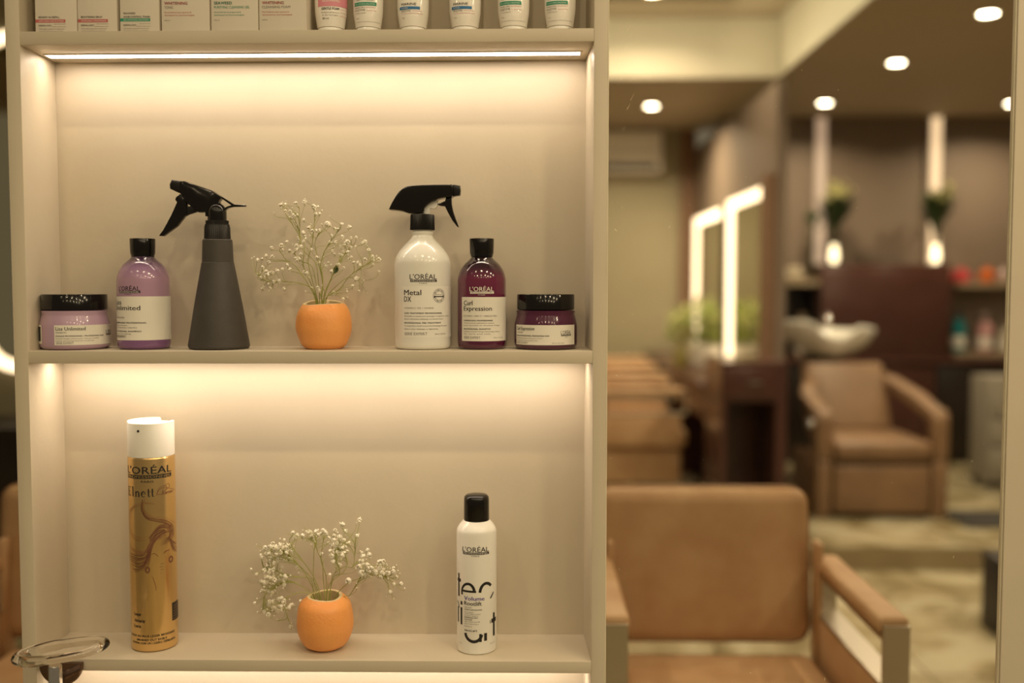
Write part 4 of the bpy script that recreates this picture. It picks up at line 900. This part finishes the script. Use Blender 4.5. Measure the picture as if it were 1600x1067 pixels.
# ---- planters on the desk
WPL = mat('white_planter_glaze', (.80, .76, .68), .35); GRN = [mat('foliage_green', (.28, .36, .07), .5), mat('foliage_pale_green', (.55, .56, .25), .5)]
def planter(x0, x1, y0, y1, z0, h, foli, label, n, seed, sprd):
    t = thing('planter', label, 'plant', ((x0 + x1) / 2, (y0 + y1) / 2, z0)); hx, hy = (x1 - x0) / 2, (y1 - y0) / 2; rr = random.Random(seed)
    obj('pot', B(-hx, hx, -hy, hy, 0, h, .012, 2), WPL, t)
    bm = bmesh.new()
    for i in range(n):
        a = rr.uniform(0, 2 * PI); rad = rr.random() ** .5; q = Vector((sprd[0] * rad * math.cos(a), sprd[1] * rad * math.sin(a), h + sprd[2] * rr.uniform(0.05, 1) * (1 - .4 * rad))); q.x = min(q.x, .055)
        L = rr.uniform(.035, .07); dr_ = Vector((rr.gauss(0, .6), rr.gauss(0, .6), rr.uniform(-.3, .9))).normalized(); sd = dr_.cross(Vector((0, 0, 1))).normalized() * L * .28
        vs = [bm.verts.new(p) for p in (q, q + dr_ * L * .5 + sd, q + dr_ * L, q + dr_ * L * .5 - sd)]; f = bm.faces.new(vs); f.material_index = rr.random() < .45
    for i in range(14):
        a = rr.uniform(0, 2 * PI); tube(bm, [(rr.uniform(-.5, .5) * hx, rr.uniform(-.5, .5) * hy, h * .8), (sprd[0] * .6 * math.cos(a), sprd[1] * .6 * math.sin(a), h + sprd[2] * .6)], .003, 5)
    obj('foliage', bm, GRN, t, smooth=False)
planter(1.20, 1.42, D(7.45), D(7.85), .8405, .15, 0, 'white box planter with bushy light green plant on the maroon desk before the lit mirrors', 900, 5, (.27, .32, .38))
p_ = at(1062, 570, 6.6)
t = thing('glass_vase', 'small greenish glass vase beside the white planter', 'vase', (1.09, D(7.25), .8405))
obj('body', lathe([(0, 0), (.035, 0), (.05, .03), (.055, .08), (.035, .14), (.03, .17), (.026, .17), (.03, .13), (.048, .08), (.04, .03), (0, .012)], 32), mat('green_glass', (.50, .46, .16), .15, trans=.4), t)

# ---- styling chairs
def styling_chair(label, loc, rz=0):
    t = thing('salon_chair', label, 'chair', loc, rz, 'brown salon styling chairs')
    f = 0
    obj('backrest', B(-.325, .275, .22, .30, .57, 1.005, .05, 5, Matrix.Translation((0, .24, .6)) @ Matrix.Rotation(math.radians(-6), 4, 'X') @ Matrix.Translation((0, -.24, -.6))), LEATHER, t)
    obj('seat', B(-.27, .27, -.30, .22, .44, .555, .035, 4), LEATHER, t)
    for s in (-1, 1):
        x = s * .315
        arm = obj('armrest', B(x - .036, x + .036, -.27, .27, .775, .815, .014, 3, Matrix.Rotation(0, 4, 'X')), LEATHER, t)
        bm = bmesh.new(); x0, x1 = x - .03, x + .03
        box(bm, x0, x1, -.285, -.275, .665, .80); box(bm, x0, x1, -.2745, .26, .765, .7745); box(bm, x0, x1, .25, .26, .66, .7645); box(bm, x0, x1, -.285, .26, .655, .6645)
        obj('arm_frame', bm, STEEL, arm, smooth=False, label='flat brushed steel loop')
        obj('side_panel', B(x - .032, x + .028, -.25, .26, .46, .6545, .012, 2), LEATHER, t)
    [obj('back_support', B(min(q, q + .018), max(q, q + .018), .20, .26, .50, .86, .006, 2), LEATHER, t) for q in (-.294, .276)]
    obj('seat_base', B(-.275, .275, -.26, .235, .22, .4395, .02, 3), LEATHER, t)
    obj('pedestal', lathe([(0, .046), (.035, .046), (.035, .18), (.05, .19), (.05, .2195), (0, .2195)], 32), CHROME, t)
    obj('base_plate', lathe([(0, 0), (.29, 0), (.30, .006), (.28, .02), (.06, .045), (0, .045)], 56), CHROME, t)
    fr = bmesh.new(); tube(fr, [(-.14, -.24, .215), (-.14, -.33, .20), (-.14, -.37, .18), (.14, -.37, .18), (.14, -.33, .20), (.14, -.24, .215)], .012, 10); obj('footrest', fr, CHROME, t)
    return t
CXC = at(1270, 880, 2.73).x - .275
ch = styling_chair('large tan leather salon chair facing the glass, right of the lit shelf', (CXC, D(2.49), FLOOR), 0)
dup(ch, (at(18, 900, 2.73).x + .275, D(2.49), FLOOR), 0, 'tan leather salon chair mostly hidden behind the left edge of the shelf')
for X, d, lb in ((.66, 6.35, 'brown salon chair turned to the lit mirrors, nearest of the row of three'), (.70, 7.45, 'brown salon chair turned to the lit mirrors, middle of the row of three'), (.74, 8.4, 'brown salon chair turned to the lit mirrors, farthest of the row of three')):
    dup(ch, (X, D(d), 0), PI / 2, lb)

# ---- shampoo chair and basin
def shampoo_station():
    xc = at(1372, 700, 6.2).x; t = thing('shampoo_chair', 'wide brown leather shampoo chair with curved arms in front of the white basin', 'armchair', (xc, D(6.45), 0))
    w2 = .385
    obj('base', B(-w2 + .06, w2 - .06, -.26, .25, .0, .06), DARK, t, smooth=False)
    obj('front_panel', B(-w2 + .09, w2 - .09, -.345, -.30, .03, .33, .02, 3), LEATHER2, t)
    obj('seat', B(-w2 + .085, w2 - .085, -.36, .25, .36, .48, .04, 4), LEATHER2, t)
    obj('seat_box', B(-w2 + .095, w2 - .095, -.29, .25, .06, .355), LEATHER2, t, smooth=False)
    obj('backrest', B(-w2 + .11, w2 - .11, .0, .13, 0, .50, .05, 4, Matrix.Translation((-.03, .16, .47)) @ Matrix.Rotation(math.radians(-24), 4, 'X')), LEATHER2, t)
    for s in (-1, 1):
        x0, x1 = (w2 - .08, w2 + .02) if s > 0 else (-w2 - .02, -w2 + .08)
        obj('side_panel', B(x0, x1, -.34, .26, .0, .36, .025, 3), LEATHER2, t)
        # arm: front post rising, then sloping back and inward
        pl = [(-.34, .36), (-.34, .62), (-.31, .67), (-.24, .675), (.05, .74), (.30, .82), (.42, .84), (.42, .76), (.28, .74), (.02, .66), (-.22, .60), (-.25, .55), (-.25, .36)]
        bm = bmesh.new(); fa = [bm.verts.new((x0, y, z)) for y, z in pl]; fb = [bm.verts.new((x1, y, z)) for y, z in pl]
        bm.faces.new(fa); bm.faces.new(fb[::-1])
        for i in range(len(pl)): bm.faces.new((fa[i], fb[i], fb[(i + 1) % len(pl)], fa[(i + 1) % len(pl)]))
        for v in bm.verts:
            if v.co.y > 0: v.co.x -= s * .28 * (v.co.y) 
        bmesh.ops.recalc_face_normals(bm, faces=bm.faces); bmesh.ops.bevel(bm, geom=bm.edges[:], offset=.014, segments=2, profile=.5, affect='EDGES')
        obj('armrest', bm, LEATHER2, t)
    kb = bmesh.new(); q = at(1257, 664, 6.05) - Vector((xc, D(6.45), 0)); bmesh.ops.create_uvsphere(kb, u_segments=24, v_segments=14, radius=.028, matrix=Matrix.Translation((-w2 - .045, -.30, q.z)))
    tube(kb, [(-w2 - .045, -.30, q.z), (-w2 - .0, -.28, q.z - .02)], .01, 10); obj('recline_knob', kb, CHROME, t, label='shiny round chrome knob')
    # basin
    bl, brr = at(1216, 530, 7.05), at(1370, 530, 7.05); bx = (bl.x + brr.x) / 2; rx = (brr.x - bl.x) / 2; zb = at(1290, 520, 7.05).z
    t2 = thing('shampoo_basin', 'white ceramic hair washing basin on a dark stand behind the brown shampoo chair', 'basin', (bx, D(7.1), 0))
    CER = mat('white_ceramic', (.78, .77, .70), .12, coat=.5)
    pr = [(0, -.17), (.35, -.16), (.62, -.12), (.86, -.05), (1.0, .03), (1.0, .05), (.96, .055), (.90, .02), (.72, -.05), (.5, -.10), (0, -.12)]
    bm = lathe(pr, 56)
    for v in bm.verts:
        x, y = v.co.x, v.co.y; v.co.x = x * rx; v.co.y = y * .27
        r_ = math.hypot(x, y)
        if y < -.1 and abs(x) < .45 and r_ > .6: v.co.z -= .10 * (1 - (x / .45) ** 2) * min(1, (-y)) 
        v.co.z += .03 * -x + .12 * y * -.2
    bmesh.ops.translate(bm, verts=bm.verts, vec=(0, 0, zb)); obj('bowl', bm, CER, t2, angle=80)
    obj('stand', box(B(-.10, .10, -.02, .2, 0, zb - .14), -.2, .2, -.06, .26, 0, .04), DARK, t2, smooth=False)
    fb = bmesh.new(); tube(fb, [(0.05, .20, zb - .10), (.05, .23, zb + .10), (.05, .16, zb + .13), (.05, .10, zb + .09)], .012, 10); obj('tap', fb, CHROME, t2)
shampoo_station()

# ---- back wall furniture
xa, xb = at(1283, 450, 8.1).x, at(1484, 450, 8.1).x; zt = at(1380, 413, 8.1).z; zc = at(1380, 560, 8.1).z
tag(obj('tall_cabinet', B(xa, xb, D(8.08), D(8.46), zc + .002, zt, .004), MAROON), 'wide plain maroon cabinet on the back counter, carrying the lit green vases', 'cabinet')
xL = 1.92; xRr = 4.6
t = thing('back_counter', 'low dark back counter running along the far wall', 'counter', ((xL + xRr) / 2, D(8.25), 0)); hw = (xRr - xL) / 2
obj('worktop', B(-hw, hw, -.22, .245, zc - .035, zc, .003), MAROON, t)
obj('carcass', B(-hw + .01, hw - .01, -.17, .245, .0, zc - .0355), DARKREC, t, smooth=False)
for i in range(4): obj('door', B(-hw + .02 + i * hw / 2, -hw + hw / 2 + i * hw / 2, -.188, -.1705, .08, zc - .06, .002), MAROON if i % 2 else DARKREC, t)
SHM = mat('tan_shelf', (.34, .27, .18), .5)
xl0, xl1 = at(1222, 440, 8.3).x, at(1282, 440, 8.3).x
tl = tag(obj('wall_shelf', B(xl0, xl1, D(8.15), D(8.49), at(1250, 446, 8.15).z, at(1250, 436, 8.15).z), SHM, smooth=False), 'short tan shelf left of the plain maroon cabinet', 'shelf')
tag(obj('niche_cabinet', box(box(B(xl0 + .0, xl0 + .025, D(8.2), D(8.49), zc + .001, at(1250, 447, 8.15).z), xl1 - .075, xl1 - .05, D(8.2), D(8.49), zc + .001, at(1250, 447, 8.15).z), xl0 + .026, xl1 - .076, D(8.47), D(8.49), zc + .001, at(1250, 447, 8.15).z), DARKREC, smooth=False), 'dark open niche under the short tan shelf', 'cabinet')
xr0, xr1 = at(1488, 440, 8.3).x, 4.5
for y0, y1, lb in ((441, 448, 'upper tan wall shelf with small coloured pots, right of the maroon cabinet'), (551, 557, 'lower tan wall shelf carrying the teal and pink bottles')):
    tag(obj('wall_shelf', B(xr0, xr1, D(8.2), D(8.49), at(1500, y1, 8.2).z, at(1500, y0, 8.2).z), SHM, smooth=False), lb, 'shelf')
def bottle(px, pyb, h, r, col, nm, label, cat='bottle', d=8.3, cap=(.05, .05, .05), lab=True, rough=.3):
    q = at(px, pyb, d); t = thing(nm, label, cat, (q.x, q.y, q.z))
    m = mat(label[:40], col, rough); obj('body', lathe([(0, 0), (r * .9, 0), (r, .01), (r, h * .62), (r * .8, h * .72), (r * .4, h * .78), (0, h * .78)], 28), m, t)
    obj('cap', lathe([(0, h * .781), (r * .42, h * .781), (r * .42, h), (0, h)], 20), mat('cap' + label[:30], cap, .4), t)
    if lab: obj('label', lathe([(r * 1.01, h * .12), (r * 1.012, h * .12), (r * 1.012, h * .36), (r * 1.01, h * .36)], 28), LABEL, t)
def tot(pyb, d): return pyb
zlow = at(1500, 551, 8.2).z; zup = at(1500, 441, 8.2).z
def on(z, px, d=8.32):
    # row in the picture where a shelf at height z lies, for column px at distance d
    lo, hi = 100, 1000
    for _ in range(40):
        m_ = (lo + hi) / 2
        if at(px, m_, d).z > z: lo = m_
        else: hi = m_
    return hi
bottle(1497, on(zlow + .001, 1497), .36, .055, (.01, .20, .22), 'shampoo_bottle', 'teal bottle on the lower shelf by the far wall', d=8.32)
bottle(1538, on(zlow + .001, 1538), .33, .065, (.55, .30, .30), 'shampoo_bottle', 'pink bottle on the lower shelf by the far wall', d=8.32, cap=(.4, .3, .28))
bottle(1569, on(zlow + .001, 1569), .26, .05, (.50, .44, .35), 'shampoo_bottle', 'pale bottle beside the pink one on the lower far shelf', d=8.32, cap=(.3, .25, .2))
bottle(1501, on(zup + .001, 1501), .12, .075, (.50, .05, .06), 'pot', 'red pot on the upper far shelf', 'pot', d=8.32, lab=False, cap=(.5, .1, .1))
bottle(1542, on(zup + .001, 1542), .13, .06, (.60, .14, .03), 'pot', 'orange pot on the upper far shelf', 'pot', d=8.32, lab=False, cap=(.5, .15, .05))
bottle(1569, on(zup + .001, 1569), .13, .05, (.50, .38, .36), 'pot', 'pale pink pot on the upper far shelf', 'pot', d=8.32, lab=False, cap=(.5, .4, .4))
zsl = at(1250, 436, 8.15).z
q = at(1238, on(zsl + .001, 1238, 8.3), 8.3)
t = thing('towel_stack', 'pale folded towels on the short tan shelf', 'towels', (q.x, q.y, zsl + .0005)); CL = mat('towel_cloth', (.50, .44, .33), .9, bump=.4)
obj('lower_towel', B(-.085, .085, -.09, .09, 0, .05, .02, 3), CL, t); obj('upper_towel', B(-.06, .06, -.08, .08, .0505, .10, .02, 3), CL, t)
q = at(1252, on(zc + .001, 1252, 8.3), 8.3)
bottle(1252, on(zc + .001, 1252, 8.3), .36, .07, (.55, .44, .28), 'pump_bottle', 'cream pump bottle inside the dark niche', d=8.32, cap=(.4, .3, .2))

# ---- lit vases with tall leaves on the maroon cabinet
GLOW = mat('lit_glass', (1, .9, .6), .3, emit=(1, .82, .50), estr=3.0); DG = [mat('tall_leaf_green', (.035, .06, .018), .5), mat('pale_petal_green', (.40, .38, .16), .5)]
def lit_vase(px, d, label, flabel, hh, seed, lean=0, pale=(.05, .42)):
    q = at(px, 400, d); zz = zt + .001; rr = random.Random(seed)
    t = thing('lit_vase', label, 'vase', (q.x, q.y, zz))
    obj('foot', lathe([(0, 0), (.045, 0), (.045, .012), (0, .012)], 28), DARK, t)
    obj('body', lathe([(0, .0125), (.022, .0125), (.032, .04), (.032, .09), (.024, .13), (.022, .16), (.018, .16), (.0, .15)], 28), GLOW, t, label='glowing glass body')
    b = thing('vase_foliage', flabel, 'plant', (q.x, q.y, zz + .162)); bm = bmesh.new()
    for i in range(80):
        a = rr.uniform(0, 2 * PI); s_ = rr.uniform(.03, .20) ; h = rr.uniform(.25, hh); top = Vector((s_ * math.cos(a) + lean, s_ * math.sin(a) * .8, h)); wd = rr.uniform(.018, .034); sd = Vector((-math.sin(a), math.cos(a), 0)) * wd
        pts = [Vector((0, 0, 0)), Vector((top.x * .22, top.y * .22, h * .55)), Vector((top.x * .6, top.y * .6, h * .85)), top]; prev = None
        for j, p in enumerate(pts):
            s2 = sd * (.35, .6, 1, .15)[j]; pr_ = (bm.verts.new(p - s2), bm.verts.new(p + s2))
            if prev: bm.faces.new((prev[0], prev[1], pr_[1], pr_[0]))
            prev = pr_
    n0 = len(bm.faces)
    for i in range(60):
        c = Vector((pale[0] + lean + rr.gauss(0, .045), rr.gauss(0, .04), pale[1] + rr.gauss(0, .05))); M = Matrix.Translation(c) @ Matrix.Rotation(rr.uniform(0, 3), 4, 'X') @ Matrix.Rotation(rr.uniform(0, 3), 4, 'Y') @ Matrix.Diagonal((.028, .022, .006, 1))
        r_ = bmesh.ops.create_icosphere(bm, subdivisions=1, radius=1, matrix=M)
        for v in r_['verts']:
            for f_ in v.link_faces: f_.material_index = 1
    obj('leaves', bm, DG, b, smooth=False)
lit_vase(1303, 8.2, 'glowing glass vase left of the pair on the maroon cabinet', 'dark green leaves with pale bloom in the left glowing vase', .42, 3, pale=(.02, .42))
lit_vase(1462, 8.2, 'glowing glass vase right of the pair on the maroon cabinet', 'dark green leaves with pale bloom in the right glowing vase', .44, 4, pale=(.03, .38))
# dark sprig left of the first strip
q = at(1258, 400, 8.35); t = thing('leafy_sprig', 'dark green leafy sprig standing on the short shelf left of the wall light strip', 'plant', (at(1270, 400, 8.3).x, D(8.3), zsl + .001))
bm = bmesh.new(); rr = random.Random(9)
for i in range(26):
    a = rr.uniform(0, 2 * PI); c = Vector((.11 * rr.random() * math.cos(a) , .06 * math.sin(a) * rr.random(), .50 + rr.gauss(0, .035))); dr_ = Vector((rr.gauss(0, 1), rr.gauss(0, .5), rr.gauss(0, .6))).normalized(); sd = dr_.cross(Vector((0, 1, 0))) * .018
    bm.faces.new([bm.verts.new(p) for p in (c - dr_ * .04, c + sd, c + dr_ * .04, c - sd)])
for i in range(4): tube(bm, [(0, 0, 0.0), (rr.uniform(-.04, .04), 0, .5)], .004, 5)
obj('leaves', bm, DG[0], t, smooth=False)

# ---- right side pieces
a = at(1547, 590, 7.0); b_ = at(1590, 742, 7.0)
t = thing('trolley', 'pale grey upright trolley cabinet beside the right panel', 'trolley', (a.x + .16, D(7.15), 0)); TG = mat('pale_grey_laminate', (.26, .235, .19), .5)
obj('body', B(-.16, .16, -.15, .15, .06, a.z, .006), TG, t); 
for z0 in (.12, .32, .52): dd_ = obj('drawer', B(-.15, .15, -.165, -.1505, z0, z0 + .17, .003), TG, t); obj('handle', B(-.05, .05, -.178, -.1652, z0 + .12, z0 + .13), STEEL, dd_, smooth=False)
for sx in (-1, 1):
    for sy in (-1, 1): bm = bmesh.new(); bmesh.ops.create_uvsphere(bm, u_segments=16, v_segments=10, radius=.0295, matrix=Matrix.Translation((sx * .12, sy * .11, .0298))); obj('caster', bm, DARK, t)
# dark mat on the platform
def floorpt(px, py, z):
    r = ray(px, py); s_ = (z - CAM.z) / r.z; return CAM + r * s_
m0, m1 = floorpt(1470, 800, 0), floorpt(1500, 826, 0)
tag(obj('floor_mat', B(m0.x - .02, m0.x + .9, m1.y, m0.y, .0005, .012, .004), mat('dark_mat', (.035, .032, .028), .9, bump=.5)), 'dark rectangular mat on the marble floor right of the shampoo chair', 'mat')
q = floorpt(1541, 1006, FLOOR)
t = thing('waste_bin', 'dark upright bin on the floor at the right edge of the glass', 'bin', (q.x + .22, q.y + .13, FLOOR))
obj('body', B(-.13, .13, -.13, .13, 0, .32, .01, 2), DARK, t); obj('lid', B(-.135, .135, -.135, .135, .3205, .345, .006, 2), DARK, t)

# ---- left of the shelf: rounded lit mirror and dark counter
dM = 5.0; e0 = at(-31, 500, dM); cR = .2; zb_ = at(20, 580, dM).z
t = thing('lit_mirror', 'rounded mirror with a glowing rim, mostly hidden behind the left edge of the shelf', 'mirror', (e0.x + .4, D(dM), zb_))
def rr_loop(hw, z0, z1, r, n=10):
    pts = []
    for cx_, cz_, a in ((hw - r, z1 - r, 0), (-hw + r, z1 - r, PI / 2), (-hw + r, z0 + r, PI), (hw - r, z0 + r, 1.5 * PI)):
        for i in range(n + 1): pts.append((cx_ + r * math.cos(a + PI / 2 * i / n), cz_ + r * math.sin(a + PI / 2 * i / n)))
    return pts
outer, inner = rr_loop(.4, 0, 1.7, cR), rr_loop(.35, .05, 1.65, cR - .05)
bm = bmesh.new(); n = len(outer)
vo = [bm.verts.new((x, -.02, z)) for x, z in outer]; vi = [bm.verts.new((x, -.02, z)) for x, z in inner]; wo = [bm.verts.new((x, .0, z)) for x, z in outer]; wi = [bm.verts.new((x, .0, z)) for x, z in inner]
for i in range(n):
    j = (i + 1) % n
    for A, Bq in ((vo, vi), (wi, wo), (vi, wi), (wo, vo)): bm.faces.new((A[i], A[j], Bq[j], Bq[i]))
bmesh.ops.recalc_face_normals(bm, faces=bm.faces); obj('glowing_rim', bm, LEDF, t, smooth=False)
bm = bmesh.new(); bm.faces.new([bm.verts.new((x, -.004, z)) for x, z in inner]); r_ = bmesh.ops.extrude_face_region(bm, geom=bm.faces[:]); bmesh.ops.translate(bm, verts=[v for v in r_['geom'] if isinstance(v, bmesh.types.BMVert)], vec=(0, .004, 0)); bmesh.ops.recalc_face_normals(bm, faces=bm.faces)
obj('mirror_glass', bm, MIR, t, smooth=False)
struct('wall_nib', B(e0.x - .35, e0.x + 1.2, D(dM) + .001, D(dM) + .09, FLOOR, TRAY), OLIVE)
t = thing('dark_counter', 'black counter under the rounded lit mirror left of the shelf', 'counter', (e0.x + .4, D(dM) - .2, FLOOR)); obj('worktop', B(-.75, .75, -.2, .19, .86, .90, .004), DARKREC, t)
obj('carcass', B(-.72, .72, -.12, .19, .30, .8595), DARKREC, t, smooth=False); obj('side_panel', B(-.72, -.69, -.12, .19, 0, .2995), DARKREC, t, smooth=False); obj('side_panel', B(.69, .72, -.12, .19, 0, .2995), DARKREC, t, smooth=False)
